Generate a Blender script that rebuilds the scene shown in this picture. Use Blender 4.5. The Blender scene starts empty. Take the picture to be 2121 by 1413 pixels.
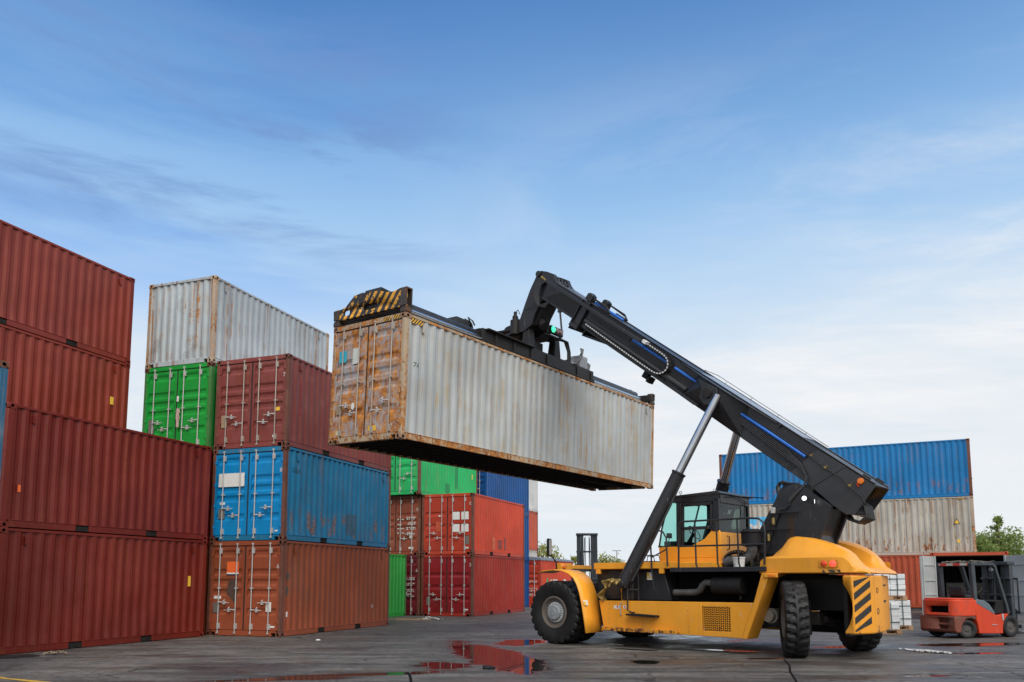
import bpy, bmesh, math, random
from mathutils import Vector, Matrix
R = math.radians
random.seed(11)
sc = bpy.context.scene
COL = sc.collection
# ------------------------------------------------------------------ camera
cam_d = bpy.data.cameras.new('camera'); cam = bpy.data.objects.new('camera', cam_d); COL.objects.link(cam)
cam.location = (0, 0, 1.521); cam.rotation_euler = (R(90 + 6.5316), 0, 0)
cam_d.sensor_width = 36; cam_d.lens = 28.24; cam_d.shift_y = .1434
cam_d.clip_start = .1; cam_d.clip_end = 5000
sc.camera = cam
# ------------------------------------------------------------------ sky, sun, exposure
SUN_EL, SUN_AZ = 48, 160            # azimuth clockwise from +Y: behind the camera, a little to the right
w = bpy.data.worlds.new('World'); sc.world = w; w.use_nodes = True
def sky_nodes():
    nt = w.node_tree; nt.nodes.clear(); N = nt.nodes.new; L = nt.links.new
    out = N('ShaderNodeOutputWorld'); bg = N('ShaderNodeBackground'); bg.inputs[1].default_value = .1
    L(bg.outputs[0], out.inputs[0])
    sky = N('ShaderNodeTexSky'); sky.sky_type = 'NISHITA'; sky.sun_disc = False
    sky.sun_elevation = R(SUN_EL); sky.sun_rotation = R(SUN_AZ)
    sky.air_density = 1.0; sky.dust_density = .4; sky.ozone_density = 3.0
    tc = N('ShaderNodeTexCoord'); sep = N('ShaderNodeSeparateXYZ'); L(tc.outputs['Generated'], sep.inputs[0])
    def math_(op, a, b=None, c=None, clamp=False):
        m = N('ShaderNodeMath'); m.operation = op; m.use_clamp = clamp
        for i, v in enumerate((a, b, c)):
            if v is None: continue
            if isinstance(v, (int, float)): m.inputs[i].default_value = v
            else: L(v, m.inputs[i])
        return m.outputs[0]
    def mix(f, a, b):
        m = N('ShaderNodeMix'); m.data_type = 'RGBA'
        if isinstance(f, (int, float)): m.inputs[0].default_value = f
        else: L(f, m.inputs[0])
        for i, v in ((6, a), (7, b)):
            if isinstance(v, tuple): m.inputs[i].default_value = (*v, 1)
            else: L(v, m.inputs[i])
        return m.outputs[2]
    z = sep.outputs[2]
    # cirrus: direction projected on a plane overhead, stretched along one bearing
    zz = math_('MAXIMUM', z, .03)
    zo = math_('ADD', zz, .12)
    cx = math_('DIVIDE', sep.outputs[0], zo); cy = math_('DIVIDE', sep.outputs[1], zo)
    cmb = N('ShaderNodeCombineXYZ'); L(cx, cmb.inputs[0]); L(cy, cmb.inputs[1])
    def noise(rot, scl, s, det=6, rough=.6, dist=0, off=0):
        mp = N('ShaderNodeMapping'); L(cmb.outputs[0], mp.inputs[0]); mp.inputs['Rotation'].default_value = (0, 0, R(rot)); mp.inputs['Scale'].default_value = scl
        mp.inputs['Location'].default_value = (off, off * .7, 0)
        n = N('ShaderNodeTexNoise'); L(mp.outputs[0], n.inputs[0]); n.inputs['Scale'].default_value = s; n.inputs['Detail'].default_value = det; n.inputs['Roughness'].default_value = rough; n.inputs['Distortion'].default_value = dist
        return n.outputs[0]
    def ss(v, a, b):
        m = N('ShaderNodeMapRange'); m.interpolation_type = 'SMOOTHSTEP'; L(v, m.inputs[0]); m.inputs[1].default_value = a; m.inputs[2].default_value = b
        return m.outputs[0]
    def noise2(rot, scl, sc_, off, det=5, rough=.55, dist=.2):
        cm = N('ShaderNodeCombineXYZ'); L(sep.outputs[0], cm.inputs[0]); L(z, cm.inputs[1]); L(math_('MULTIPLY', sep.outputs[1], .4), cm.inputs[2])
        mp = N('ShaderNodeMapping'); L(cm.outputs[0], mp.inputs[0]); mp.inputs['Rotation'].default_value = (0, 0, R(rot)); mp.inputs['Scale'].default_value = scl; mp.inputs['Location'].default_value = (off, off * .6, 0)
        n = N('ShaderNodeTexNoise'); L(mp.outputs[0], n.inputs[0]); n.inputs['Scale'].default_value = sc_; n.inputs['Detail'].default_value = det; n.inputs['Roughness'].default_value = rough; n.inputs['Distortion'].default_value = dist
        return n.outputs[0]
    c1 = ss(noise(38, (.40, 1.0, 1), 1.7, 10, .66, .6, 3.1), .38, .66)
    c2 = ss(noise(-20, (.5, 1, 1), .55, 5, .6, .3, 1.7), .38, .66)
    wisps = math_('MULTIPLY', c1, c2)
    right = ss(noise2(-24, (.8, 3.2, 1), 2.3, 2.3, 10, .66, .55), .40, .66)          # long wisps drifting up to the right
    left = ss(noise2(19, (.7, 4.5, 1), 2.4, 5.2), .40, .66)            # long blue gaps sinking to the right
    haze = ss(z, .72, .25)                      # air and thin cloud whitening towards the horizon
    haze = math_('POWER', haze, 1.05)
    gap = math_('MULTIPLY', math_('MULTIPLY', left, ss(sep.outputs[0], .05, -.30)), math_('MULTIPLY', ss(z, .22, .40), .55))
    haze = math_('MULTIPLY', haze, math_('SUBTRACT', .97, gap), clamp=True)
    low = ss(z, .62, .30)
    cl = math_('MULTIPLY', wisps, math_('ADD', math_('MULTIPLY', low, .75), .22))
    cl = math_('ADD', cl, math_('MULTIPLY', math_('MULTIPLY', math_('MULTIPLY', right, ss(sep.outputs[0], -.25, .40)), ss(z, .60, .36)), .50), clamp=True)
    behind = math_('MULTIPLY', ss(sep.outputs[1], .25, -.35), .70)     # a sheet of bright cloud covers the sky behind the camera
    over = math_('MULTIPLY', ss(z, .66, .92), .45)
    cl = math_('MAXIMUM', cl, math_('MAXIMUM', behind, over), clamp=True)
    tint = N('ShaderNodeMix'); tint.data_type = 'RGBA'; tint.blend_type = 'MULTIPLY'; tint.inputs[0].default_value = 1
    L(sky.outputs[0], tint.inputs[6]); tint.inputs[7].default_value = (.72, 1.28, 1.75, 1)
    a = mix(ss(z, .52, .14), (3.5, 5.9, 8.3), (6.9, 7.4, 7.85))
    a = mix(haze, tint.outputs[2], a)
    b = mix(cl, a, (8.2, 8.2, 8.3))
    streak = math_('MULTIPLY', math_('MULTIPLY', ss(noise2(27, (.9, 5.5, 1), 2.0, 8.4, 8, .64, .45), .49, .64), ss(sep.outputs[0], .02, -.22)), math_('MULTIPLY', ss(z, .34, .42), ss(z, .62, .54)))
    b = mix(math_('MULTIPLY', streak, .78), b, (1.55, 2.75, 5.5))      # thin dark mauve streaks at the upper left
    L(b, bg.inputs[0])
sky_nodes()
sun_d = bpy.data.lights.new('sun', 'SUN'); sun = bpy.data.objects.new('sun', sun_d); COL.objects.link(sun)
sun_d.energy = 2.6; sun_d.angle = R(55); sun_d.color = (1, .925, .80)
az = R(SUN_AZ)
sdir = Vector((math.sin(az) * math.cos(R(SUN_EL)), math.cos(az) * math.cos(R(SUN_EL)), math.sin(R(SUN_EL))))
sun.rotation_euler = sdir.to_track_quat('Z', 'Y').to_euler(); sun.location = (0, -20, 60)
vs = sc.view_settings
vs.view_transform = 'Standard'; vs.look = 'None'; vs.exposure = 0.17; vs.gamma = 1; vs.use_curve_mapping = False

# ------------------------------------------------------------------ mesh helpers
class MB:
    def __init__(s): s.v = []; s.f = []; s.m = []
    def add(s, vs, fs, m=0):
        o = len(s.v); s.v += [tuple(p) for p in vs]
        for f in fs: s.f.append([i + o for i in f]); s.m.append(m)
        return s
    def box(s, x0, x1, y0, y1, z0, z1, m=0, M=None):
        P = [Vector(p) for p in ((x0, y0, z0), (x1, y0, z0), (x1, y1, z0), (x0, y1, z0), (x0, y0, z1), (x1, y0, z1), (x1, y1, z1), (x0, y1, z1))]
        if M is not None: P = [M @ p for p in P]
        return s.add(P, [(0, 3, 2, 1), (4, 5, 6, 7), (0, 1, 5, 4), (1, 2, 6, 5), (2, 3, 7, 6), (3, 0, 4, 7)], m)
    def prism(s, poly, a0, a1, ax='y', m=0, M=None):
        n = len(poly)
        def mk(p, a):
            q = Vector((p[0], a, p[1])) if ax == 'y' else Vector((a, p[0], p[1])) if ax == 'x' else Vector((p[0], p[1], a))
            return M @ q if M is not None else q
        P = [mk(p, a0) for p in poly] + [mk(p, a1) for p in poly]
        F = [list(range(n))[::-1], list(range(n, 2 * n))] + [(i, (i + 1) % n, n + (i + 1) % n, n + i) for i in range(n)]
        return s.add(P, F, m)
    def tube(s, pts, r, n=8, m=0, cap=True, closed=False):
        pts = [Vector(p) for p in pts]; k = len(pts)
        rs = r if isinstance(r, (list, tuple)) else [r] * k
        up = None; V = []
        for i, p in enumerate(pts):
            a = pts[i - 1] if (i > 0 or closed) else p; b = pts[(i + 1) % k] if (i < k - 1 or closed) else p
            t = (b - a)
            if t.length < 1e-9: t = Vector((0, 0, 1))
            t.normalize()
            if up is None:
                up = Vector((0, 0, 1)) if abs(t.z) < .9 else Vector((1, 0, 0))
            u = up - t * up.dot(t)
            if u.length < 1e-6: u = t.orthogonal()
            u.normalize(); up = u; q = t.cross(u)
            for j in range(n):
                an = 2 * math.pi * j / n
                V.append(p + (u * math.cos(an) + q * math.sin(an)) * rs[i])
        F = []
        for i in range(k if closed else k - 1):
            i2 = (i + 1) % k
            for j in range(n): F.append((i * n + j, i * n + (j + 1) % n, i2 * n + (j + 1) % n, i2 * n + j))
        if cap and not closed: F += [list(range(n))[::-1], [(k - 1) * n + j for j in range(n)]]
        return s.add(V, F, m)
    def lathe(s, prof, n=32, m=0, M=None, axis='z', arc=None):
        # prof: (r, h) along axis
        V = []; F = []; k = len(prof)
        tot = 2 * math.pi if arc is None else arc
        nn = n if arc is None else n + 1
        for j in range(nn):
            a = tot * j / n
            for r, h in prof:
                q = Vector((r * math.cos(a), r * math.sin(a), h))
                if axis == 'y': q = Vector((q.x, q.z, q.y))
                if axis == 'x': q = Vector((q.z, q.x, q.y))
                V.append(M @ q if M is not None else q)
        for j in range(n):
            j2 = (j + 1) % nn if arc is None else j + 1
            for i in range(k - 1): F.append((j * k + i, j2 * k + i, j2 * k + i + 1, j * k + i + 1))
        return s.add(V, F, m)
    def cyl(s, p0, p1, r0, r1=None, n=16, m=0):
        return s.tube([p0, p1], [r0, r0 if r1 is None else r1], n, m)
    def build(s, name, mats, parent=None, bevel=0, smooth=35, loc=None, M=None, label=None, seg=2, norm=True):
        me = bpy.data.meshes.new(name); me.from_pydata(s.v, [], s.f)
        if not isinstance(mats, (list, tuple)): mats = [mats]
        for mt in mats: me.materials.append(mt)
        me.polygons.foreach_set('material_index', s.m)
        bm = bmesh.new(); bm.from_mesh(me)
        bmesh.ops.remove_doubles(bm, verts=bm.verts, dist=1e-5)
        if norm: bmesh.ops.recalc_face_normals(bm, faces=bm.faces)
        bm.to_mesh(me); bm.free()
        me.shade_smooth(); me.set_sharp_from_angle(angle=R(smooth))
        o = bpy.data.objects.new(name, me); COL.objects.link(o)
        if parent: o.parent = parent
        if M is not None: o.matrix_local = M
        elif loc is not None: o.location = loc
        if bevel:
            b = o.modifiers.new('bevel', 'BEVEL'); b.width = bevel; b.segments = seg; b.limit_method = 'ANGLE'; b.angle_limit = R(38); b.harden_normals = False
        if label: o['label'] = label
        return o
def tag(o, label=None, cat=None, group=None, kind=None):
    if label: o['label'] = label
    if cat: o['category'] = cat
    if group: o['group'] = group
    if kind: o['kind'] = kind
    return o
def empty(name, label, cat, loc=(0, 0, 0), rz=0, group=None, M=None):
    o = bpy.data.objects.new(name, None); COL.objects.link(o); o.empty_display_size = .3
    if M is not None: o.matrix_world = M
    else: o.location = loc; o.rotation_euler = (0, 0, rz)
    return tag(o, label, cat, group)
def cut(o, cutters):
    bpy.context.view_layer.update()
    tmp = []
    for c in cutters:
        co = c.build('cutter', [], None); co.matrix_world = o.matrix_world.copy(); tmp.append(co)
        b = o.modifiers.new('cut', 'BOOLEAN'); b.object = co; b.operation = 'DIFFERENCE'; b.solver = 'EXACT'
    bpy.context.view_layer.update()
    dg = bpy.context.evaluated_depsgraph_get()
    me = bpy.data.meshes.new_from_object(o.evaluated_get(dg))
    o.modifiers.clear(); o.data = me
    for t in tmp: bpy.data.objects.remove(t, do_unlink=True)
    return o
_txt = {}
def text_tris(s, size=1.0):
    if s not in _txt:
        cu = bpy.data.curves.new('lettering', 'FONT'); cu.body = s; cu.align_x = 'CENTER'; cu.align_y = 'CENTER'; cu.resolution_u = 3
        ob = bpy.data.objects.new('lettering', cu); COL.objects.link(ob)
        bpy.context.view_layer.update()
        me = bpy.data.meshes.new_from_object(ob.evaluated_get(bpy.context.evaluated_depsgraph_get()))
        me.calc_loop_triangles()
        _txt[s] = ([(v.co.x, v.co.y) for v in me.vertices], [tuple(t.vertices) for t in me.loop_triangles])
        bpy.data.objects.remove(ob, do_unlink=True); bpy.data.meshes.remove(me)
    v, f = _txt[s]
    return [(x * size, y * size) for x, y in v], f

# ------------------------------------------------------------------ material helpers
class NT:
    def __init__(s, name):
        s.mat = bpy.data.materials.new(name); s.mat.use_nodes = True; s.t = s.mat.node_tree; s.t.nodes.clear()
        s.out = s.n('ShaderNodeOutputMaterial'); s.p = s.n('ShaderNodeBsdfPrincipled'); s.l(s.p.outputs[0], s.out.inputs[0])
        tc = s.n('ShaderNodeTexCoord'); s.co = tc.outputs['Object']
    def n(s, t): return s.t.nodes.new(t)
    def l(s, a, b): s.t.links.new(a, b)
    def set(s, sock, v):
        if isinstance(v, (int, float)): sock.default_value = (v, v, v, 1) if sock.type == 'RGBA' else v
        elif isinstance(v, tuple): sock.default_value = (*v, 1) if len(v) == 3 and sock.type == 'RGBA' else v
        else: s.l(v, sock)
    def m(s, op, a, b=None, c=None, clamp=False):
        k = s.n('ShaderNodeMath'); k.operation = op; k.use_clamp = clamp
        for i, v in enumerate((a, b, c)):
            if v is not None: s.set(k.inputs[i], v)
        return k.outputs[0]
    def mix(s, f, a, b, blend='MIX'):
        k = s.n('ShaderNodeMix'); k.data_type = 'RGBA'; k.blend_type = blend
        s.set(k.inputs[0], f); s.set(k.inputs[6], a); s.set(k.inputs[7], b); return k.outputs[2]
    def map(s, scl=(1, 1, 1), loc=(0, 0, 0), rot=(0, 0, 0), src=None):
        k = s.n('ShaderNodeMapping'); s.l(src or s.co, k.inputs[0]); k.inputs['Scale'].default_value = scl; k.inputs['Location'].default_value = loc; k.inputs['Rotation'].default_value = rot
        return k.outputs[0]
    def noise(s, scale, det=5, rough=.55, vec=None, dist=0):
        k = s.n('ShaderNodeTexNoise'); s.l(vec or s.co, k.inputs[0]); k.inputs['Scale'].default_value = scale; k.inputs['Detail'].default_value = det; k.inputs['Roughness'].default_value = rough; k.inputs['Distortion'].default_value = dist
        return k.outputs[0]
    def ss(s, v, a, b, lo=0, hi=1):
        k = s.n('ShaderNodeMapRange'); k.interpolation_type = 'SMOOTHSTEP'; s.l(v, k.inputs[0])
        s.set(k.inputs[1], a); s.set(k.inputs[2], b); k.inputs[3].default_value = lo; k.inputs[4].default_value = hi; return k.outputs[0]
    def sep(s, v=None):
        k = s.n('ShaderNodeSeparateXYZ'); s.l(v or s.co, k.inputs[0]); return k.outputs
    def bump(s, h, dist=.01, strength=.5):
        k = s.n('ShaderNodeBump'); k.inputs['Strength'].default_value = strength; k.inputs['Distance'].default_value = dist; s.l(h, k.inputs['Height']); s.l(k.outputs[0], s.p.inputs['Normal'])
    def base(s, v): s.set(s.p.inputs['Base Color'], v)
    def rough(s, v): s.set(s.p.inputs['Roughness'], v)
    def metal(s, v): s.set(s.p.inputs['Metallic'], v)
def sc3(c, k): return tuple(min(1, x * k) for x in c)
def mixc(a, b, t): return tuple(x * (1 - t) + y * t for x, y in zip(a, b))
RUST_D = (.055, .022, .012); RUST_O = (.34, .125, .028); RUST_B = (.16, .062, .024)
def steel_paint(name, col, rust=.25, streak=.25, fade=.2, rough=.5, seed=0.0, low=0.0, bright=False, scratch=0.0, stain=None, stain_amt=0.0, fadecol=None, rcol=None, runs=0.0, blot=0.0, rs=1.0, spots=0.0):
    """container / machine paint: faded tint, vertical run marks, chips and rust patches"""
    t = NT(name); co = t.map(loc=(seed, seed * 1.7, seed * .37))
    big = t.noise(.45, 3, .5, co)
    mid = t.noise(2.2 * rs, 6, .62, co)
    fine = t.noise(14 * rs, 8, .7, co)
    run = t.noise(1.0, 5, .65, t.map((7, 7, .28), (seed, seed, seed)))
    run2 = t.noise(1.0, 4, .6, t.map((16, 16, .5), (seed + 9, seed, 0)))
    fc = fadecol or mixc(col, (.5, .48, .45), .45)
    c = t.mix(t.ss(big, .3, .7), sc3(col, .82), sc3(col, 1.1))
    c = t.mix(t.m('MULTIPLY', t.ss(mid, .45, .75), fade), c, fc)
    c = t.mix(t.m('MULTIPLY', t.ss(run2, .5, .8), fade * .9), c, fc)
    c = t.mix(t.m('MULTIPLY', t.ss(run, .5, .74), streak), c, mixc(sc3(col, .45), RUST_B, .35))
    if stain:
        c = t.mix(t.m('MULTIPLY', t.m('MULTIPLY', t.ss(run, .42, .66), t.ss(mid, .35, .7)), stain_amt), c, stain)
    if blot:     # large uneven scuffed areas
        bl = t.noise(.9, 6, .68, t.map((1, 1, .8), (seed * 2, 4, seed)))
        c = t.mix(t.m('MULTIPLY', t.ss(bl, .54, .64), blot), c, mixc(sc3(col, .6), (.16, .12, .09), .5))
    if runs:     # thin rust runs down the folds
        r1 = t.noise(1.0, 4, .6, t.map((11, 11, .16), (seed, seed * 3, 1)))
        r2 = t.noise(.8, 4, .6, t.map((1, 1, 1), (seed * 5, 2, 2)))
        c = t.mix(t.m('MULTIPLY', t.m('MULTIPLY', t.ss(r1, .52, .62), t.ss(r2, .42, .58)), runs), c, t.mix(t.ss(fine, .4, .6), RUST_B, (.33, .14, .045)))
    if spots:    # rusted knocks low down on the ridges
        sz = t.sep()[2]; sv = t.noise(1.0, 5, .7, t.map((4.4, 4.4, 1.3), (seed, 1, 2)))
        zone = t.m('MULTIPLY', t.ss(sz, .16, .26), t.ss(sz, 1.0, .70))
        c = t.mix(t.m('MULTIPLY', t.m('MULTIPLY', t.ss(sv, .54, .585), zone), spots), c, t.mix(t.ss(fine, .42, .58), (.13, .05, .025), (.36, .15, .05)))
    # rust value
    rv = t.m('ADD', t.m('ADD', t.m('MULTIPLY', fine, .42), t.m('MULTIPLY', run, .3)), t.m('MULTIPLY', mid, .38))
    thr = .86 - .42 * rust; soft = .045 if rs == 1 else .14
    if low:
        z = t.sep()[2]
        rv = t.m('ADD', rv, t.m('MULTIPLY', t.ss(z, .95, .1), low))
    rm = t.ss(rv, thr, thr + soft)
    halo = t.ss(rv, thr - .05, thr + .02)
    ra, rb = rcol or ((RUST_B, RUST_O) if bright else (RUST_D, RUST_B))
    rc = t.mix(t.ss(t.noise(6, 6, .7, co), .4, .62), ra, rb)
    c = t.mix(t.m('MULTIPLY', halo, .35), c, mixc(col, RUST_O, .5))
    c = t.mix(rm, c, rc)
    if scratch:
        sv = t.noise(1.0, 3, .5, t.map((30, 30, 3), (seed, 3, 1), (R(12), R(10), 0)))
        c = t.mix(t.m('MULTIPLY', t.ss(sv, .68, .74), scratch), c, (.45, .42, .4))
    t.base(c)
    t.rough(t.m('ADD', t.m('ADD', t.m('MULTIPLY', rm, .4), rough), t.m('MULTIPLY', t.m('SUBTRACT', mid, .5), .25), clamp=True))
    t.p.inputs['Specular IOR Level'].default_value = .35
    t.bump(t.m('ADD', t.m('MULTIPLY', t.noise(1.6, 2, .45, co), 3.2), t.m('ADD', t.m('MULTIPLY', rm, -.5), t.m('MULTIPLY', mid, .8))), .010, .55)
    return t.mat
def plain(name, col, rough=.5, metal=0, var=.15, scale=6, spec=.5, bump=0):
    t = NT(name); n = t.noise(scale, 5, .6)
    t.base(t.mix(t.ss(n, .3, .7), sc3(col, 1 - var), sc3(col, 1 + var))); t.rough(t.m('ADD', t.m('MULTIPLY', t.m('SUBTRACT', n, .5), .3), rough, clamp=True)); t.metal(metal)
    t.p.inputs['Specular IOR Level'].default_value = spec
    if bump: t.bump(n, .004, bump)
    return t.mat
def emis(name, col, st):
    t = NT(name); t.base(col); t.set(t.p.inputs['Emission Color'], col); t.p.inputs['Emission Strength'].default_value = st; return t.mat
def glass(name, tint, alpha_mix=.72, rough=.02):
    t = NT(name); t.t.nodes.remove(t.p)
    tr = t.n('ShaderNodeBsdfTransparent'); tr.inputs[0].default_value = (*tint, 1)
    gl = t.n('ShaderNodeBsdfGlossy'); gl.inputs['Roughness'].default_value = rough; gl.inputs[0].default_value = (.9, .95, .95, 1)
    fr = t.n('ShaderNodeLayerWeight'); fr.inputs[0].default_value = .5
    mx = t.n('ShaderNodeMixShader'); t.l(t.m('ADD', t.m('MULTIPLY', t.m('POWER', fr.outputs[1], 4.5), .75), .035, clamp=True), mx.inputs[0]); t.l(tr.outputs[0], mx.inputs[1]); t.l(gl.outputs[0], mx.inputs[2])
    t.l(mx.outputs[0], t.out.inputs[0]); return t.mat
def hazard(name, yel, blk, width, dirv, chip=.5, seed=0):
    t = NT(name); x, y, z = t.sep()
    u = t.m('ADD', t.m('ADD', t.m('MULTIPLY', x, dirv[0]), t.m('MULTIPLY', y, dirv[1])), t.m('MULTIPLY', z, dirv[2]))
    st = t.m('GREATER_THAN', t.m('FRACT', t.m('DIVIDE', u, width)), .5)
    co = t.map(loc=(seed, seed, seed)); nz = t.noise(9, 7, .7, co); nb = t.noise(2.5, 5, .6, co)
    v = t.m('ADD', t.m('MULTIPLY', nz, .6), t.m('MULTIPLY', nb, .4))
    keep = t.ss(v, .40 + .12 * chip, .42 + .12 * chip)
    c = t.mix(t.m('MULTIPLY', st, keep), blk, yel)
    c = t.mix(t.m('MULTIPLY', t.ss(nz, .56, .62), .75 * chip), c, RUST_B)
    t.base(c); t.rough(.55); t.bump(nz, .004, .5); return t.mat

M = {}
M['black'] = steel_paint('black_machine_paint', (.023, .024, .028), rust=.16, streak=.15, fade=.16, rough=.34, seed=2, fadecol=(.062, .058, .054), scratch=.25)
M['dirt_and_shade_black'] = steel_paint('dirty_black_steel_and_shade', (.017, .016, .016), rust=.22, streak=.3, fade=.10, rough=.55, seed=5, fadecol=(.06, .052, .045))  # grimy black steel; also colours in the shade inside the open container
M['matblack'] = plain('matt_black', (.010, .010, .011), .7, 0, .3, 8, .3)
M['yellow'] = steel_paint('yellow_machine_paint', (.82, .345, .028), rust=.17, streak=.13, fade=.14, rough=.36, seed=1, fadecol=(.80, .42, .10), scratch=.5, blot=.10)
M['yellowdirty'] = steel_paint('worn_yellow_paint', (.76, .31, .022), rust=.36, streak=.3, fade=.12, rough=.48, seed=3, fadecol=(.7, .38, .1), low=.22, scratch=.5, blot=.3)
M['rubber'] = plain('tyre_rubber', (.0125, .0125, .013), .58, 0, .35, 5, .4, .4)
M['rubberdust'] = plain('dusty_tyre_wall', (.030, .026, .023), .8, 0, .35, 7, .25, .3)
M['hubgrey'] = plain('hub_grey', (.26, .28, .30), .45, 0, .15, 8)
M['rim'] = steel_paint('rim_paint', (.13, .11, .095), rust=.45, streak=.2, fade=.2, rough=.55, seed=4)
M['chrome'] = plain('chrome_rod', (.55, .56, .58), .16, 1, .08, 3)
M['steel'] = plain('galvanised_steel', (.42, .42, .42), .45, .55, .2, 12)
M['rodzinc'] = steel_paint('lock_rod_zinc', (.46, .45, .44), rust=.22, streak=.2, fade=.2, rough=.45, seed=8)
M['rodrust'] = steel_paint('lock_rod_rusty', (.42, .37, .32), rust=.36, streak=.3, fade=.2, rough=.55, seed=9, bright=True)
M['gasket'] = plain('rubber_gasket', (.018, .018, .019), .7)
M['dark'] = plain('dark_void', (.006, .006, .006), .9, 0, .2, 4, .1)
M['white'] = plain('white_sheet', (.74, .74, .71), .6, 0, .06, 12)
M['whitepaint'] = plain('white_lettering', (.62, .60, .57), .6, 0, .2, 40)
M['blackink'] = plain('black_lettering', (.02, .02, .02), .6)
M['stickery'] = plain('yellow_sticker', (.80, .50, .05), .5, 0, .15, 30)
M['orangeposter'] = plain('orange_poster', (.85, .15, .035), .5, 0, .06, 12)
M['navyink'] = plain('navy_print', (.02, .03, .12), .5)
M['teal'] = plain('teal_sticker', (.03, .42, .55), .5, 0, .1, 20)
M['greyplate'] = plain('grey_plate', (.20, .18, .16), .5, .2, .3, 25)
M['brownplate'] = plain('brown_plate', (.33, .24, .15), .55, 0, .15, 25)
M['hose'] = plain('black_hose', (.030, .030, .032), .30, 0, .3, 30)
M['blue'] = plain('blue_pipe', (.015, .14, .55), .35, 0, .1, 10)
M['brass'] = plain('brass_fitting', (.30, .21, .07), .45, .35, .2, 20)
M['amber'] = plain('amber_lens', (.80, .20, .02), .25, 0, .08, 20)
M['redlens'] = emis('lit_red_lens', (1, .06, .04), 1.4)
M['orangelens'] = plain('orange_lens', (.75, .07, .02), .25, 0, .1, 20)
M['lampwhite'] = emis('lit_work_lamp', (.92, .97, 1), 2)
M['lampgreen'] = emis('lit_green_lamp', (.06, 1, .42), 1.3)
M['lampdim'] = plain('unlit_lamp', (.25, .16, .17), .3)
M['glass'] = glass('green_tinted_glass', (.62, .89, .83))
M['glassdark'] = glass('smoked_glass', (.30, .38, .37))
M['exhaust'] = plain('grey_exhaust_metal', (.10, .10, .10), .5, .3, .35, 6)
M['pvcwhite'] = plain('white_plastic', (.72, .72, .70), .45, 0, .07, 9)
M['seat'] = plain('seat_vinyl', (.014, .016, .018), .55)
M['screen'] = plain('teal_monitor', (.04, .40, .36), .3)
M['hazy'] = hazard('black_yellow_chipped_stripes', (.78, .38, .03), (.025, .024, .024), .235, (1, 0, -.75), .55, 3)
M['hazs'] = hazard('black_yellow_small_stripes', (.75, .40, .03), (.015, .015, .015), .085, (1, 1, -.9), .15, 6)
M['hazlamp'] = hazard('red_white_tape', (.6, .55, .5), (.62, .05, .03), .42, (1, 1, 0), .0, 2)
M['wood'] = plain('pallet_wood', (.42, .25, .14), .75, 0, .25, 14)
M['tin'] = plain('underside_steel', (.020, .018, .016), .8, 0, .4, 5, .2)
# ------------------------------------------------------------------ the yard floor
PUD = [  # puddles and wet patches: centre x, y, radii, angle, depth weight
    (-.42, 16.6, .66, 3.4, 14, 1.0), (.20, 20.0, .55, 1.1, -20, 1.0), (-1.2, 14.5, .5, .8, 20, .62),
    (10.9, 19.3, 1.7, .42, 14, .82), (6.65, 13.05, .42, .10, 5, 1.0), (3.0, 19.0, 1.6, .5, -40, .26), (2.7, 17.9, .8, .10, -42, .7),
    (4.7, 17.7, 1.0, .22, -30, .45), (7.3, 18.6, 1.5, .5, 20, .42), (9.7, 17.0, .7, .18, 10, .75),
    (5.0, 21.5, 2.3, 1.4, -40, .24), (-2.6, 13.2, 1.4, .22, 15, .72), (12.6, 17.6, 1.4, .35, 10, .7), (2.5, 15.2, .3, .35, 40, .8), (4.9, 15.9, .4, .14, 10, .9), (-3.6, 12.6, 1.2, .16, 12, .75)]
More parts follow.
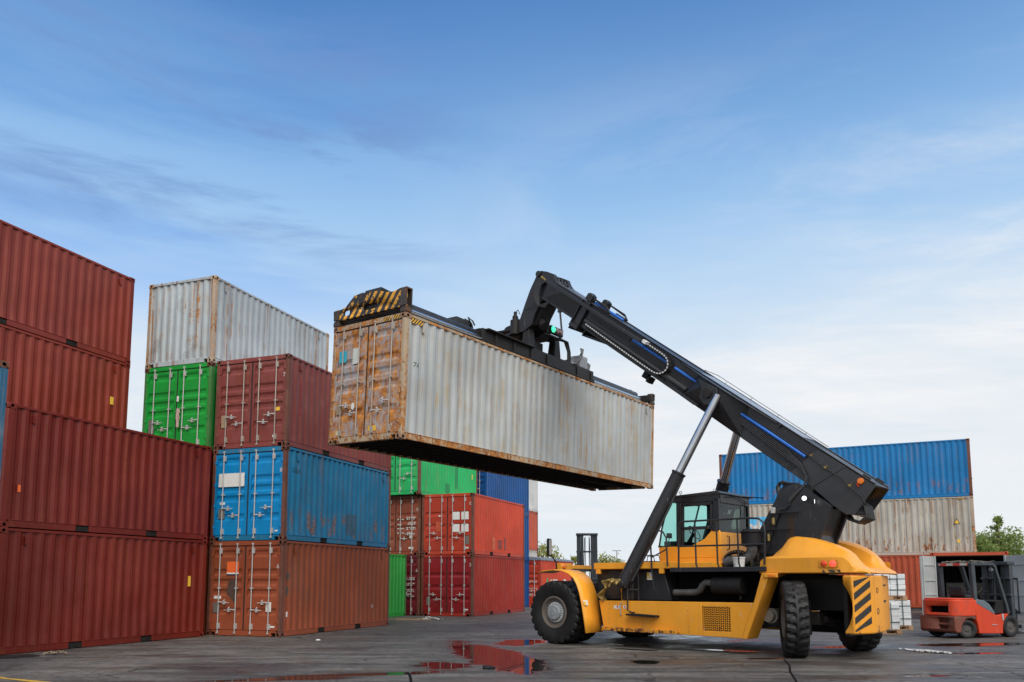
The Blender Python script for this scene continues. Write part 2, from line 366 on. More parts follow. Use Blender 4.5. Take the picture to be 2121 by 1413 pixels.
def ground_mat():
    t = NT('wet_asphalt'); x, y, z = t.sep()
    warp = t.noise(.9, 4, .6); warp2 = t.noise(2.6, 5, .6, t.map(loc=(7, 3, 0)))
    wet = None
    for cx, cy, rx, ry, an, wt in PUD:
        ca, sa = math.cos(R(an)), math.sin(R(an))
        dx = t.m('SUBTRACT', x, cx); dy = t.m('SUBTRACT', y, cy)
        u = t.m('DIVIDE', t.m('ADD', t.m('MULTIPLY', dx, ca), t.m('MULTIPLY', dy, sa)), rx)
        v = t.m('DIVIDE', t.m('SUBTRACT', t.m('MULTIPLY', dy, ca), t.m('MULTIPLY', dx, sa)), ry)
        d = t.m('SUBTRACT', 1.0, t.m('SQRT', t.m('ADD', t.m('MULTIPLY', u, u), t.m('MULTIPLY', v, v))))
        d = t.m('MULTIPLY', t.m('ADD', d, .35), wt)
        wet = d if wet is None else t.m('MAXIMUM', wet, d)
    lvl = t.m('ADD', wet, t.m('ADD', t.m('MULTIPLY', t.m('SUBTRACT', warp, .5), 1.1), t.m('MULTIPLY', t.m('SUBTRACT', warp2, .5), .8)))
    pud = t.ss(lvl, .27, .40)              # standing water
    damp = t.ss(lvl, -.15, .34)            # damp rim
    # thin random films over the yard
    film = t.m('MULTIPLY', t.ss(t.noise(.42, 7, .66, t.map((.7, 1.8, 1), (2, 9, 0), (0, 0, R(-16)))), .50, .60), .8)
    film = t.m('MULTIPLY', film, t.ss(t.sep()[1], 26, 16))
    fine = t.noise(34, 6, .75); agg = t.noise(150, 3, .6); mid = t.noise(1.7, 7, .66, t.map((1, 1, 1), (4, 4, 0))); big = t.noise(.16, 4, .55)
    smear = t.noise(1.0, 6, .62, t.map((.35, 2.2, 1), (1, 5, 0), (0, 0, R(-18))))
    c = t.mix(t.ss(big, .35, .65), (.108, .101, .092), (.172, .161, .146))
    c = t.mix(t.m('MULTIPLY', t.ss(mid, .42, .62), .6), c, (.066, .063, .060))
    c = t.mix(t.m('MULTIPLY', t.ss(smear, .50, .62), .75), c, (.056, .051, .047))
    c = t.mix(t.m('MULTIPLY', t.ss(smear, .46, .34), .5), c, (.24, .228, .21))
    tr = t.noise(1.0, 4, .55, t.map((.10, 3.2, 1), (3, 1, 0), (0, 0, R(-14))), .6)      # long dark tyre smears
    c = t.mix(t.m('MULTIPLY', t.ss(tr, .57, .64), .7), c, (.040, .036, .034))
    c = t.mix(t.m('MULTIPLY', t.ss(fine, .55, .70), .5), c, (.27, .26, .25))
    c = t.mix(t.m('MULTIPLY', t.ss(fine, .44, .32), .5), c, (.045, .043, .042))
    c = t.mix(t.m('MULTIPLY', t.ss(t.noise(.8, 6, .65, t.map(loc=(11, 2, 0))), .56, .66), .6), c, (.115, .070, .042))   # rusty silt
    c = t.mix(t.m('MULTIPLY', t.ss(t.noise(2.1, 7, .72, t.map((.5, 2.2, 1), (3, 8, 0), (0, 0, R(20)))), .63, .68), .7), c, (.42, .41, .38))  # pale scuffs
    patch = t.noise(7, 6, .7, t.map((1, 1.3, 1), (6, 1, 0)))
    c = t.mix(t.m('MULTIPLY', t.ss(patch, .50, .60), .55), c, (.052, .049, .047)); c = t.mix(t.m('MULTIPLY', t.ss(patch, .44, .36), .4), c, (.20, .19, .175))
    vo = t.n('ShaderNodeTexVoronoi'); vo.feature = 'DISTANCE_TO_EDGE'; vo.inputs['Scale'].default_value = .42
    wv = t.n('ShaderNodeVectorMath'); wv.operation = 'ADD'; t.l(t.co, wv.inputs[0]); nz_ = t.n('ShaderNodeTexNoise'); t.l(t.co, nz_.inputs[0]); nz_.inputs['Scale'].default_value = 1.3; nz_.inputs['Detail'].default_value = 6; t.l(nz_.outputs[1], wv.inputs[1]); t.l(wv.outputs[0], vo.inputs['Vector'])
    crack = t.m('MULTIPLY', t.ss(vo.outputs['Distance'], .014, .004), t.ss(t.noise(.25, 3, .5, t.map(loc=(5, 5, 0))), .45, .55))
    c = t.mix(t.m('MULTIPLY', crack, .8), c, (.018, .017, .016))
    c = t.mix(t.ss(t.noise(42, 3, .5, t.map(loc=(3, 2, 0))), .70, .74), c, (.40, .39, .37))        # pale grit
    dk = t.m('MAXIMUM', damp, film)
    c = t.mix(t.m('MULTIPLY', dk, .70), c, (.030, .026, .023))
    c = t.mix(pud, c, (.016, .014, .012))
    t.base(c)
    r = t.m('ADD', .62, t.m('MULTIPLY', t.m('SUBTRACT', mid, .5), .3))
    r = t.mix(dk, r, t.m('ADD', .16, t.m('MULTIPLY', fine, .25))); r = t.mix(pud, r, .012); t.rough(r)
    t.set(t.p.inputs['Specular IOR Level'], t.mix(dk, .22, .5))
    h = t.m('ADD', t.m('MULTIPLY', agg, .35), t.m('ADD', t.m('MULTIPLY', fine, .4), t.m('MULTIPLY', mid, .9)))
    h = t.m('MULTIPLY', h, t.m('SUBTRACT', 1.0, pud)); 
    t.bump(h, .016, .7)
    return t.mat
g = MB(); S = 900
g.add([(-S, -S, 0), (S, -S, 0), (S, S, 0), (-S, S, 0)], [(0, 1, 2, 3)])
tag(g.build('ground', ground_mat()), 'dark grey wet asphalt of the container yard', None, None, 'structure')
# ------------------------------------------------------------------ shipping containers
WD = 2.438
def lerp(a, b, t): return a + (b - a) * t
def corr_pts(a0, a1, pitch=.278, depth=.036):
    n = max(2, round((a1 - a0) / pitch)); p = (a1 - a0) / n
    pts = []
    for i in range(n):
        s = a0 + i * p
        pts += [(s, 0), (s + .26 * p, 0), (s + .5 * p, depth), (s + .76 * p, depth)]
    pts.append((a1, 0)); return pts
def corr_at(pts, a):
    for (a0, d0), (a1, d1) in zip(pts, pts[1:]):
        if a0 <= a <= a1: return lerp(d0, d1, (a - a0) / max(1e-9, a1 - a0))
    return 0
def holed(mb, o, ux, uy, wd, ht, rx, ry, depth, mdark, m=0, cx=.5, cy=.5):
    """one rectangular face with an elliptical recess"""
    o, ux, uy = Vector(o), Vector(ux), Vector(uy); nn = ux.cross(uy)
    n = 16; ring = []; rect = []
    cxx, cyy = wd * cx, ht * cy
    for i in range(n):
        a = 2 * math.pi * i / n; c, s_ = math.cos(a), math.sin(a)
        ring.append((cxx + rx * c, cyy + ry * s_))
        k = min((wd * (1 - cx) if c > 0 else wd * cx) / max(1e-6, abs(c)), (ht * (1 - cy) if s_ > 0 else ht * cy) / max(1e-6, abs(s_)))
        rect.append((cxx + k * c, cyy + k * s_))
    for i in (2, 6, 10, 14):
        rect[i] = (wd if i in (2, 14) else 0, ht if i in (2, 6) else 0)
    P = [o + ux * a + uy * b for a, b in rect] + [o + ux * a + uy * b for a, b in ring] + [o + ux * a + uy * b - nn * depth for a, b in ring]
    F = [(i, (i + 1) % n, n + (i + 1) % n, n + i) for i in range(n)]
    mb.add(P, F, m)
    mb.add(P[n:], [(i, (i + 1) % n, n + (i + 1) % n, n + i) for i in range(n)] + [[n + i for i in range(n)]], mdark)
def casting_mesh(sx, sy, mb, x, y, z):
    """corner casting 162 x 178 x 118 whose outer faces look to sx / sy; x,y,z is the outer corner at its base"""
    wx, wy, h = .162, .178, .118
    x0, x1 = (x - wx, x) if sx > 0 else (x, x + wx); y0, y1 = (y - wy, y) if sy > 0 else (y, y + wy)
    holed(mb, (x0 if sy < 0 else x1, y0 if sy < 0 else y1, z), (1 if sy < 0 else -1, 0, 0), (0, 0, 1), wx, h, .030, .042, .04, 1)
    holed(mb, (x1 if sx > 0 else x0, y0 if sx > 0 else y1, z), (0, 1 if sx > 0 else -1, 0), (0, 0, 1), wy, h, .038, .034, .04, 1)
    yi = y1 if sy < 0 else y0; xi = x0 if sx > 0 else x1
    mb.add([(x0, yi, z), (x1, yi, z), (x1, yi, z + h), (x0, yi, z + h)], [(0, 1, 2, 3)])
    mb.add([(xi, y0, z), (xi, y1, z), (xi, y1, z + h), (xi, y0, z + h)], [(0, 1, 2, 3)])
    mb.add([(x0, y0, z), (x1, y0, z), (x1, y1, z), (x0, y1, z)], [(0, 1, 2, 3)])
    mb.add([(x0, y0, z + h), (x1, y0, z + h), (x1, y1, z + h), (x0, y1, z + h)], [(0, 1, 2, 3)])
RIB5 = (.94, .70, .57, .44, .20); RIB3 = (.70, .46, .22); RIB4 = (.93, .62, .46, .22)
def door_leaf(root, side, W, H, mats, ribs, detail, angle=0, rods=True, rodmat=None):
    """side -1 left / +1 right leaf seen from outside; local origin at the hinge foot"""
    pm = mats
    z0, z1 = .165, H - .155; wl = W / 2 - .10 - .026
    y0 = 0
    mb = MB()
    # local x runs from hinge (0) to free edge (wl); mirrored for the right leaf
    s = 1 if side < 0 else -1
    def bx(a, b, c, d, e, f, m=0): mb.box(min(a * s, b * s), max(a * s, b * s), c, d, e, f, m)
    st = .075
    bx(0, st, 0, .05, z0, z1); bx(wl - st, wl, 0, .05, z0, z1); bx(st, wl - st, .001, .05, z1 - .07, z1); bx(st, wl - st, .001, .05, z0, z0 + .07)
    zz0, zz1 = z0 + .07, z1 - .07; hh = zz1 - zz0
    prof = [(zz1, .006)]
    for r in sorted(ribs, reverse=True):
        c = zz0 + r * hh; k = .105
        prof += [(min(c + k, zz1 - .002), .006), (c + k * .42, .036), (c - k * .30, .036), (c - k, .006)]
    prof.append((zz0, .006))
    xa, xb = st + .0, wl - st
    V = []; F = []
    for z, y in prof: V += [(xa * s, y, z), (xb * s, y, z)]
    for i in range(len(prof) - 1): F.append((2 * i, 2 * i + 1, 2 * i + 3, 2 * i + 2))
    mb.add(V, F, 0)
    for i in range(1, len(prof) - 1, 4):           # closing cheeks of each groove
        for xx in (xa, xb): mb.add([(xx * s, prof[i + j][1] , prof[i + j][0]) for j in range(4)], [(0, 1, 2, 3)], 0)
    mb.box(min(xa * s, xb * s), max(xa * s, xb * s), .052, .056, zz0, zz1, 0)
    o = mb.build('door', pm, root, bevel=0, smooth=16)
    o.location = (side * (W / 2 - .10), .022, 0); o.rotation_euler = (0, 0, angle)
    if detail >= 1:
        if detail >= 2:
            for hz in (.10, .36, .62, .90):
                z = z0 + hz * (z1 - z0); h = MB()
                h.box(-.075 * 1, .075, -.012, .0, z - .03, z + .03); h.cyl((0 - .0 * s, -.014, z - .045), (0, -.014, z + .045), .016, n=8)
                h.build('hinge', pm, o)
        if rods:
            for fx in (.27, .79) if True else ():
                rx = s * wl * fx; r = MB()
                r.cyl((rx, -.032, .085), (rx, -.032, H - .085), .0155, n=10)
                for zz in (.085, H - .085): r.box(rx - .022, rx + .022, -.055, -.006, zz - .022, zz + .022)
                for zz in (z0 + .10, z1 - .12): r.box(rx - .016, rx + .055, -.05, .0, zz - .075, zz + .075)
                r.box(rx - .045, rx + .045, -.046, .0, H * .5 - .018, H * .5 + .018)
                r.build('lock_rod', rodmat or M['rodzinc'], o)
                if detail >= 1:
                    # swing handle, lying flat and pointing to the other rod, with its catch
                    k = 1 if fx < .5 else -1; zz = .90 if fx < .5 else .70
                    hd = MB(); d = k * s
                    hd.tube([(rx, -.05, zz), (rx + d * .09, -.058, zz + .012), (rx + d * .2, -.052, zz), (rx + d * .36, -.05, zz - .004)], [.022, .018, .013, .010], 8)
                    hd.box(rx + d * .2 - .028, rx + d * .2 + .028, -.066, 0, zz - .05, zz + .035)
                    hd.cyl((rx + d * .2, -.085, zz + .03), (rx + d * .2, -.03, zz + .075), .014, n=8)
                    hd.build('door_handle', M['rodzinc'], o)
    return o
def container(label, wall, frame, corner=None, which=1, yaw=0.0, z=0.0, L=6.058, H=2.591, W=WD, ribs=RIB5, detail=2, group=None,
              door=None, rodmat=None, open_doors=None, pockets=True, under=False, Mw=None, flip=False, roof=None, cast=None, walls='LRF', inner=None, lean=0, notch=True, rail=None, dents=True):
    if Mw is None:
        cx, cy = corner; px = cx - which * W / 2 * math.cos(yaw); py = cy + which * W / 2 * math.sin(yaw)
        Mw = Matrix.Translation((px, py, z)) @ Matrix.Rotation(-yaw, 4, 'Z')
        if flip: Mw = Mw @ Matrix.Translation((0, L, 0)) @ Matrix.Rotation(math.pi, 4, 'Z')
    root = empty('shipping_container', label, 'container', M=Mw, group=group)
    root['L'] = L; root['H'] = H; root['W'] = W
    door = door or wall; cast = cast or frame
    hw = W / 2; e = .006
    # frame: posts, rails, sills
    f2 = MB()
    for sx in (-1, 1):
        for (ya, yb) in ((e, .14), (L - .14, L - e)):
            a, b = sorted((sx * (hw - e), sx * (hw - .10))); MB().box(a, b, ya, yb, .118, H - .118).build('corner_post', frame, root, bevel=.006 if detail >= 2 else 0)
        a, b = sorted((sx * (hw - e - .002), sx * (hw - .07)))
        f2.box(a, b, .178, L - .178, H - .075, H - .012)                # top side rail
        zt, zb = .165, .012
        cuts = []
        if pockets: cuts = [L / 2 - 1.03, L / 2 + 1.03]
        ya = .178
        for c in cuts + [None]:
            yb = (c - .18) if c is not None else L - .178
            f2.box(*sorted((sx * (hw - e - .004), sx * (hw - .06))), ya, yb, zb, zt - .014)
            if c is not None: ya = c + .18
        f2.box(*sorted((sx * (hw - .002), sx * (hw - .075))), .178, L - .178, zt - .012, zt)   # ledge
    # door end header and sill, front end rails
    f2.box(-hw + .16, hw - .16, e, .10, H - .128, H - .006)
    na = .30 if notch else .162
    f2.box(-hw + na, hw - na, e, .10, .01, .150); f2.box(-hw + .16, hw - .16, e + .002, .10, .10, .149)
    f2.box(-hw + .16, hw - .16, L - .07, L - e, H - .085, H - .006)
    f2.box(-hw + na, hw - na, L - .09, L - e, .01, .155); f2.box(-hw + .16, hw - .16, L - .09, L - e - .002, .11, .154)
    f2.build('rail', rail or wall, root, bevel=.006 if detail >= 2 else 0)
    for sx in (-1, 1):
        for sy, yy in ((-1, 0), (1, L)):
            for zz in (0, H - .118):
                c = MB(); casting_mesh(sx, sy, c, sx * hw, yy, zz); c.build('corner_casting', [cast, M['dark']], root)
    # corrugated walls
    cp = corr_pts(.14, L - .14)
    for sx, key in ((-1, 'L'), (1, 'R')):
        if key not in walls: continue
        mb = MB(); V = []
        nz = 10 if dents else 1; rnd = random.Random(hash(label) % 1000 if False else sum(map(ord, label)))
        dl = [(rnd.uniform(.3, L - .3), rnd.uniform(.3, H - .3), rnd.uniform(.15, .45), rnd.uniform(.15, .5), rnd.uniform(.006, .022)) for _ in range(int(L * 2.2))] if dents else []
        for a, d in cp:
            for q_ in range(nz + 1):
                z_ = lerp(.163, H - .07, q_ / nz); dd = 0
                if 0 < q_ < nz:
                    for (ya, za, wy, wz, dp) in dl: dd += dp * math.exp(-((a - ya) / wy) ** 2 - ((z_ - za) / wz) ** 2)
                V.append((sx * (hw - .016 - d - min(dd, .03)), a, z_))
        k_ = nz + 1
        mb.add(V, [(i * k_ + q_, (i + 1) * k_ + q_, (i + 1) * k_ + q_ + 1, i * k_ + q_ + 1) for i in range(len(cp) - 1) for q_ in range(nz)])
        mb.build('side_wall', wall, root, smooth=20, norm=False)
        if detail >= 2:
            for yy in (.62, L - .5):
                lk = MB(); lk.box(*sorted((sx * (hw - .03), sx * (hw - .004))), yy - .03, yy + .03, H - .34, H - .17); lk.box(*sorted((sx * (hw - .03), sx * (hw + .0))), yy - .02, yy + .02, H - .35, H - .31)
                lk.build('vent', wall, root)
    if 'F' in walls:
        fp = corr_pts(-hw + .10, hw - .10, .25, .042)
        mb = MB(); V = []
        for a, d in fp: V += [(a, L - .022 - d, .15), (a, L - .022 - d, H - .08)]
        mb.add(V, [(2 * i, 2 * i + 2, 2 * i + 3, 2 * i + 1) for i in range(len(fp) - 1)])
        mb.build('end_wall', wall, root, smooth=20, norm=False)
    r = MB(); r.box(-hw + .05, hw - .05, .1, L - .07, H - .04, H - .022); r.build('roof', roof or wall, root)
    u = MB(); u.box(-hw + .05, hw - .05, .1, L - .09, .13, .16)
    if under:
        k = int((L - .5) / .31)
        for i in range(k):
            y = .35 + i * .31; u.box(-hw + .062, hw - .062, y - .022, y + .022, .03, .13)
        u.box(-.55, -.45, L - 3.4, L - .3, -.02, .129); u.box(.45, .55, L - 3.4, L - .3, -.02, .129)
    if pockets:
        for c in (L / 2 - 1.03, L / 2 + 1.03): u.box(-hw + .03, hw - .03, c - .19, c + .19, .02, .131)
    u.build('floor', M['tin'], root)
    gk = MB()
    if open_doors is None: gk.box(-hw + .1, hw - .1, .062, .07, .15, H - .12)
    for s in (-1, 1): gk.box(*sorted((s * (hw - .105), s * (hw - .13))), .03, .06, .15, H - .12)
    gk.box(-hw + .1, hw - .1, .03, .06, H - .156, H - .126)
    if open_doors is None: gk.box(-.0255, .0255, .034, .06, .165, H - .135)
    gk.build('door_gasket', M['gasket'], root)
    lv = []
    for i, s in enumerate((-1, 1)):
        an = 0 if open_doors is None else open_doors[i]
        lv.append(door_leaf(root, s, W, H, door, ribs, detail, an, open_doors is None, rodmat))
    if inner:
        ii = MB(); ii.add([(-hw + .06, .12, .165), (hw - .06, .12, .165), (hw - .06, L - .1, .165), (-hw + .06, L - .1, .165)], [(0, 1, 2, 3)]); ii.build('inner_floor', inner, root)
    root['doors'] = 1
    root_info[root.name] = (L, H, W, cp, lv)
    return root
root_info = {}
def on_door(root, leaf, name, mat, x0, x1, z0, z1, y=-.004, label=None):
    """a thin sheet on a closed door; x measured from the container's centre, right positive seen from outside"""
    L, H, W, cp, lv = root_info[root.name]; o = lv[leaf]; s = -1 if leaf == 0 else 1
    off = s * (W / 2 - .10)
    mb = MB(); mb.box(x0 - off, x1 - off, y - .0015, y + .0015, z0, z1)
    return mb.build(name, mat, o, label=label)
def text_on_door(root, leaf, s, size, x, z, mat, y=-.006):
    L, H, W, cp, lv = root_info[root.name]; o = lv[leaf]; sg = -1 if leaf == 0 else 1
    off = sg * (W / 2 - .10); v, f = text_tris(s, size)
    mb = MB(); mb.add([(x - off + a, y, z + b) for a, b in v], f); return mb.build('lettering', mat, o, norm=False)
def text_end(root, s, size, x, z, mat):
    v, f = text_tris(s, size); mb = MB(); mb.add([(x + a, .003, z + b) for a, b in v], f); return mb.build('lettering', mat, root, norm=False)
def clip(poly, a, keep_gt):
    out = []
    for p, q in zip(poly, poly[1:] + poly[:1]):
        ip = (p[0] >= a) if keep_gt else (p[0] <= a); iq = (q[0] >= a) if keep_gt else (q[0] <= a)
        if ip: out.append(p)
        if ip != iq:
            t = (a - p[0]) / (q[0] - p[0]); out.append((a, p[1] + t * (q[1] - p[1])))
    return out
def drape(root, side, name, mat, polys, lift=.003, label=None):
    """convex polygons (y, z) painted on a corrugated side wall, following its folds"""
    L, H, W, cp, lv = root_info[root.name]; mb = MB()
    for poly in polys:
        lo, hi = min(p[0] for p in poly), max(p[0] for p in poly)
        for (a0, d0), (a1, d1) in zip(cp, cp[1:]):
            if a1 < lo or a0 > hi: continue
            q = clip(clip(list(poly), a0, True), a1, False)
            if len(q) < 3: continue
            P = [(side * (W / 2 - .016 - lerp(d0, d1, (p[0] - a0) / (a1 - a0)) + lift), p[0], p[1]) for p in q]
            mb.add(P, [list(range(len(P)))])
    return mb.build(name, mat, root, norm=False, label=label)
def side_text(root, side, s, size, y, z, mat, squash=1.0):
    v, f = text_tris(s, size); k = -1 if side < 0 else 1
    return drape(root, side, 'lettering', mat, [[(y + k * v[i][0] * squash, z + v[i][1]) for i in t] for t in f])
def rect(y0, y1, z0, z1): return [[(y0, z0), (y1, z0), (y1, z1), (y0, z1)]]
def flat_side(root, side, name, mat, y0, y1, z0, z1, label=None):
    L, H, W, cp, lv = root_info[root.name]; mb = MB(); mb.box(*sorted((side * (W / 2 - .017), side * (W / 2 - .012))), y0, y1, z0, z1)
    return mb.build(name, mat, root, label=label)

FR = dict(rust=.55, streak=.3, fade=.2, rough=.6)
C = {}
C['red'] = steel_paint('dark_red_container_paint', (.160, .0155, .0085), rust=.18, streak=.3, fade=.22, rough=.42, seed=11, fadecol=(.22, .032, .017), runs=.15)
C['redb'] = steel_paint('lighter_red_container_paint', (.212, .027, .0145), rust=.14, streak=.22, fade=.25, rough=.46, seed=111, fadecol=(.30, .055, .035), runs=.12)
C['redfr'] = steel_paint('dark_red_frame_paint', (.172, .019, .0105), rust=.26, streak=.2, fade=.2, rough=.45, seed=12, fadecol=(.28, .06, .04))
C['grey4'] = steel_paint('pale_grey_container_paint', (.40, .465, .495), rust=.40, streak=.14, fade=.15, rough=.5, seed=13, bright=True, stain=(.36, .30, .22), stain_amt=.35, runs=.8, blot=.22, rcol=((.24, .085, .024), (.52, .235, .065)))
C['rustfr'] = steel_paint('rusted_frame', (.42, .33, .24), rust=.72, streak=.3, fade=.2, rough=.7, seed=14, bright=True, rcol=((.24, .085, .024), (.52, .235, .065)))
C['greendoor'] = steel_paint('bright_green_paint', (.012, .32, .045), rust=.04, streak=.05, fade=.06, rough=.42, seed=15, fadecol=(.05, .40, .10))
C['greenfr'] = steel_paint('dirty_green_frame', (.05, .19, .045), rust=.42, streak=.3, fade=.2, rough=.6, seed=16)
C['maroon'] = steel_paint('faded_maroon_paint', (.225, .050, .042), runs=.2, blot=.3, rust=.18, streak=.18, fade=.22, rough=.5, seed=17, fadecol=(.34, .15, .14))
C['brownfr'] = steel_paint('rusty_brown_frame', (.16, .055, .035), rust=.58, streak=.35, fade=.15, rough=.65, seed=18)
C['bluedoor'] = steel_paint('bright_blue_paint', (.003, .225, .52), rust=.09, streak=.10, fade=.12, rough=.42, seed=19, low=.10, fadecol=(.05, .26, .52))
C['blueside'] = steel_paint('weathered_blue_paint', (.010, .185, .36), runs=.35, spots=.7, blot=.2, rust=.26, streak=.30, fade=.32, rough=.5, seed=20, fadecol=(.08, .24, .38))
C['orangebrown'] = steel_paint('orange_brown_paint', (.30, .070, .030), runs=.3, blot=.28, rust=.16, streak=.22, fade=.15, rough=.55, seed=21, low=.10, fadecol=(.36, .13, .075))
C['heldside'] = steel_paint('stained_grey_paint', (.42, .45, .455), rust=.28, streak=.14, fade=.15, rough=.5, seed=22, bright=True, stain=(.38, .275, .13), stain_amt=.8, runs=.42, blot=.06, rcol=((.24, .085, .024), (.52, .235, .065)))
C['helddoor'] = steel_paint('rust_eaten_grey_door', (.40, .45, .49), rust=.95, streak=.25, fade=.2, rough=.6, seed=23.4, bright=True, rs=.42, stain=(.48, .25, .10), stain_amt=.9, rcol=((.34, .112, .022), (.60, .255, .055)))
C['heldfr'] = steel_paint('rusty_beige_frame', (.43, .33, .22), rust=.78, streak=.3, fade=.2, rough=.65, seed=24, bright=True, rcol=((.26, .09, .025), (.52, .22, .055)))
C['green'] = steel_paint('emerald_green_paint', (.012, .44, .12), runs=.35, rust=.26, streak=.12, fade=.16, rough=.45, seed=25, fadecol=(.10, .55, .22))
C['green2'] = steel_paint('leaf_green_paint', (.03, .33, .055), rust=.05, streak=.18, fade=.2, rough=.45, seed=35, fadecol=(.12, .42, .14))
C['ored'] = steel_paint('orange_red_paint', (.56, .060, .024), rust=.08, streak=.10, fade=.16, rough=.45, seed=26, fadecol=(.62, .15, .08))
C['ored2'] = steel_paint('orange_red_door_paint', (.46, .045, .020), rust=.08, streak=.12, fade=.08, rough=.45, seed=27)
C['cred'] = steel_paint('crimson_container_paint', (.36, .028, .018), runs=.25, rust=.2, streak=.12, fade=.22, rough=.46, seed=28, fadecol=(.42, .10, .07))
C['creddoor'] = steel_paint('crimson_door_paint', (.26, .012, .018), rust=.06, streak=.12, fade=.08, rough=.42, seed=29)
C['brown2'] = steel_paint('rust_brown_paint', (.27, .055, .026), rust=.14, streak=.25, fade=.15, rough=.55, seed=30)
C['dmaroon'] = steel_paint('deep_maroon_paint', (.15, .010, .018), rust=.08, streak=.12, fade=.1, rough=.5, seed=31)
C['navy'] = steel_paint('deep_blue_paint', (.003, .07, .25), rust=.03, streak=.12, fade=.12, rough=.42, seed=32, fadecol=(.03, .12, .34))
C['pale'] = steel_paint('off_white_paint', (.62, .63, .61), rust=.10, streak=.12, fade=.1, rough=.5, seed=33)
C['ored3'] = steel_paint('peeling_orange_paint', (.47, .085, .04), rust=.34, streak=.35, fade=.3, rough=.55, seed=34)
C['rblue'] = steel_paint('strong_blue_paint', (.003, .170, .43), runs=.3, spots=.5, rust=.20, streak=.14, fade=.14, rough=.42, seed=36, fadecol=(.03, .2, .45))
C['rgrey'] = steel_paint('beige_grey_paint', (.44, .42, .37), runs=.75, spots=.95, rust=.34, streak=.12, fade=.15, rough=.5, seed=37, low=.0, bright=True, stain=(.36, .28, .17), stain_amt=.7, rcol=((.24, .085, .024), (.52, .235, .065)))
C['tarp'] = plain('slate_tarpaulin', (.16, .19, .24), .5, 0, .15, 2, .5, .3)
C['cream'] = steel_paint('stained_cream_paint', (.50, .50, .46), rust=.25, streak=.2, fade=.2, rough=.5, seed=38)
C['doorgrey'] = steel_paint('grey_door_paint', (.40, .42, .42), rust=.26, streak=.2, fade=.2, rough=.5, seed=39, bright=True)
C['dkblue'] = steel_paint('flaking_blue_post_paint', (.02, .10, .18), rust=.35, streak=.3, fade=.35, rough=.55, seed=40, fadecol=(.3, .3, .3), bright=True)

YA = .342
def along(c, yaw, u, v):
    """from a near right corner: u metres to the left along the door end, v metres back along the length"""
    return (c[0] - math.cos(yaw) * u + math.sin(yaw) * v, c[1] + math.sin(yaw) * u + math.cos(yaw) * v)
G = {'red': 'dark red containers stacked at the left edge', 'mid': 'old containers stacked beside the red ones', 'back': 'containers stacked in the far rows', 'right': 'containers stacked behind the reach stacker'}
H1 = 2.591
# -- left: two red ones in front
LC = (-10.405, 16.306); LL = along(LC, .349, 0, 0)
def red_one(label, corner, z, yaw=.349, **k): return container(label, C['red'], C['redfr'], corner, 1, yaw, z, group=G['red'], rodmat=M['rodzinc'], **k)
a = red_one('dark red container resting on the ground at the left edge of the yard', LC, 0)
flat_side(a, 1, 'sticker', M['stickery'], 5.40, 5.50, 1.35, 1.62); side = a
for i in range(4): flat_side(a, 1, 'sticker_print', M['blackink'], 5.42, 5.48, 1.39 + .055 * i, 1.41 + .055 * i) if False else None
a = red_one('dark red container lying on top of the red one on the ground', LC, H1)
flat_side(a, 1, 'sticker', M['orangeposter'], .34, .41, .75, .90, label='small faded orange sticker')
# -- behind them a stack four high
DC = along((-11.15, 22.91), .349, 0, -6.058)
for k, lb in enumerate(('red container at the foot of the tall stack, hidden behind the front pair', 'second red container up in the tall stack, half hidden by the front pair',
                        'third red container up in the tall stack, with a yellow sticker near its end', 'topmost red container of the tall four high stack at the left')):
    a = container(lb, C['redb'], C['redfr'], DC, 1, .349, k * H1, group=G['red'])
    if k == 2:
        flat_side(a, 1, 'sticker', M['stickery'], 5.42, 5.54, 1.28, 1.50); text_l = side_text(a, 1, '0', .18, 5.25, .40, M['whitepaint'])
# -- blue post at the far left
for k, lb in enumerate(('flaking blue container standing beside the red ones at the left edge, underneath', 'flaking blue container at the left edge, only its rusty corner in view')):
    container(lb, C['dkblue'], C['dkblue'], along((-8.5, 13.26), .349, 0, -6.058), 1, .349, k * H1, group=G['red'], cast=C['brownfr'])
# -- middle: column of three in front (B) and column behind (A)
BC = (-6.188, 21.735); AC = (-8.652, 22.586)
B1 = container('orange brown container on the ground with an orange poster on its doors', C['orangebrown'], C['brownfr'], BC, 1, YA, 0, group=G['mid'])
B2 = container('bright blue container with a big white sheet on its left door', C['blueside'], C['brownfr'], BC, 1, YA, H1, group=G['mid'], door=C['bluedoor'])
B3 = container('faded maroon container on top of the bright blue one', C['maroon'], C['brownfr'], BC, 1, YA, 2 * H1, group=G['mid'], rodmat=M['rodrust'])
A3 = container('bright green container with a knotted rope on its door rods', C['greendoor'], C['greenfr'], AC, 1, YA, 2 * H1, group=G['mid'], cast=C['brownfr'])
A4 = container('rust streaked pale grey container topmost beside the maroon one', C['grey4'], C['rustfr'], AC, 1, YA, 3 * H1, group=G['mid'], flip=True)
for k, lb in enumerate(('red brown container on the ground wedged behind the front red pair', 'dark red container under the bright green one')):
    container(lb, C['red'] if k else C['orangebrown'], C['redfr'], AC, 1, YA, k * H1, group=G['mid'], detail=1)
A4end = steel_paint('rust_scraped_grey_end', (.40, .465, .495), rust=.56, streak=.2, fade=.15, rough=.5, seed=13.7, bright=True, stain=(.36, .27, .17), stain_amt=.7, runs=1.0, blot=.55, rcol=((.24, .085, .024), (.52, .235, .065)))
for o_ in A4.children:
    if o_.name.startswith('end_wall'): o_.data.materials[0] = A4end
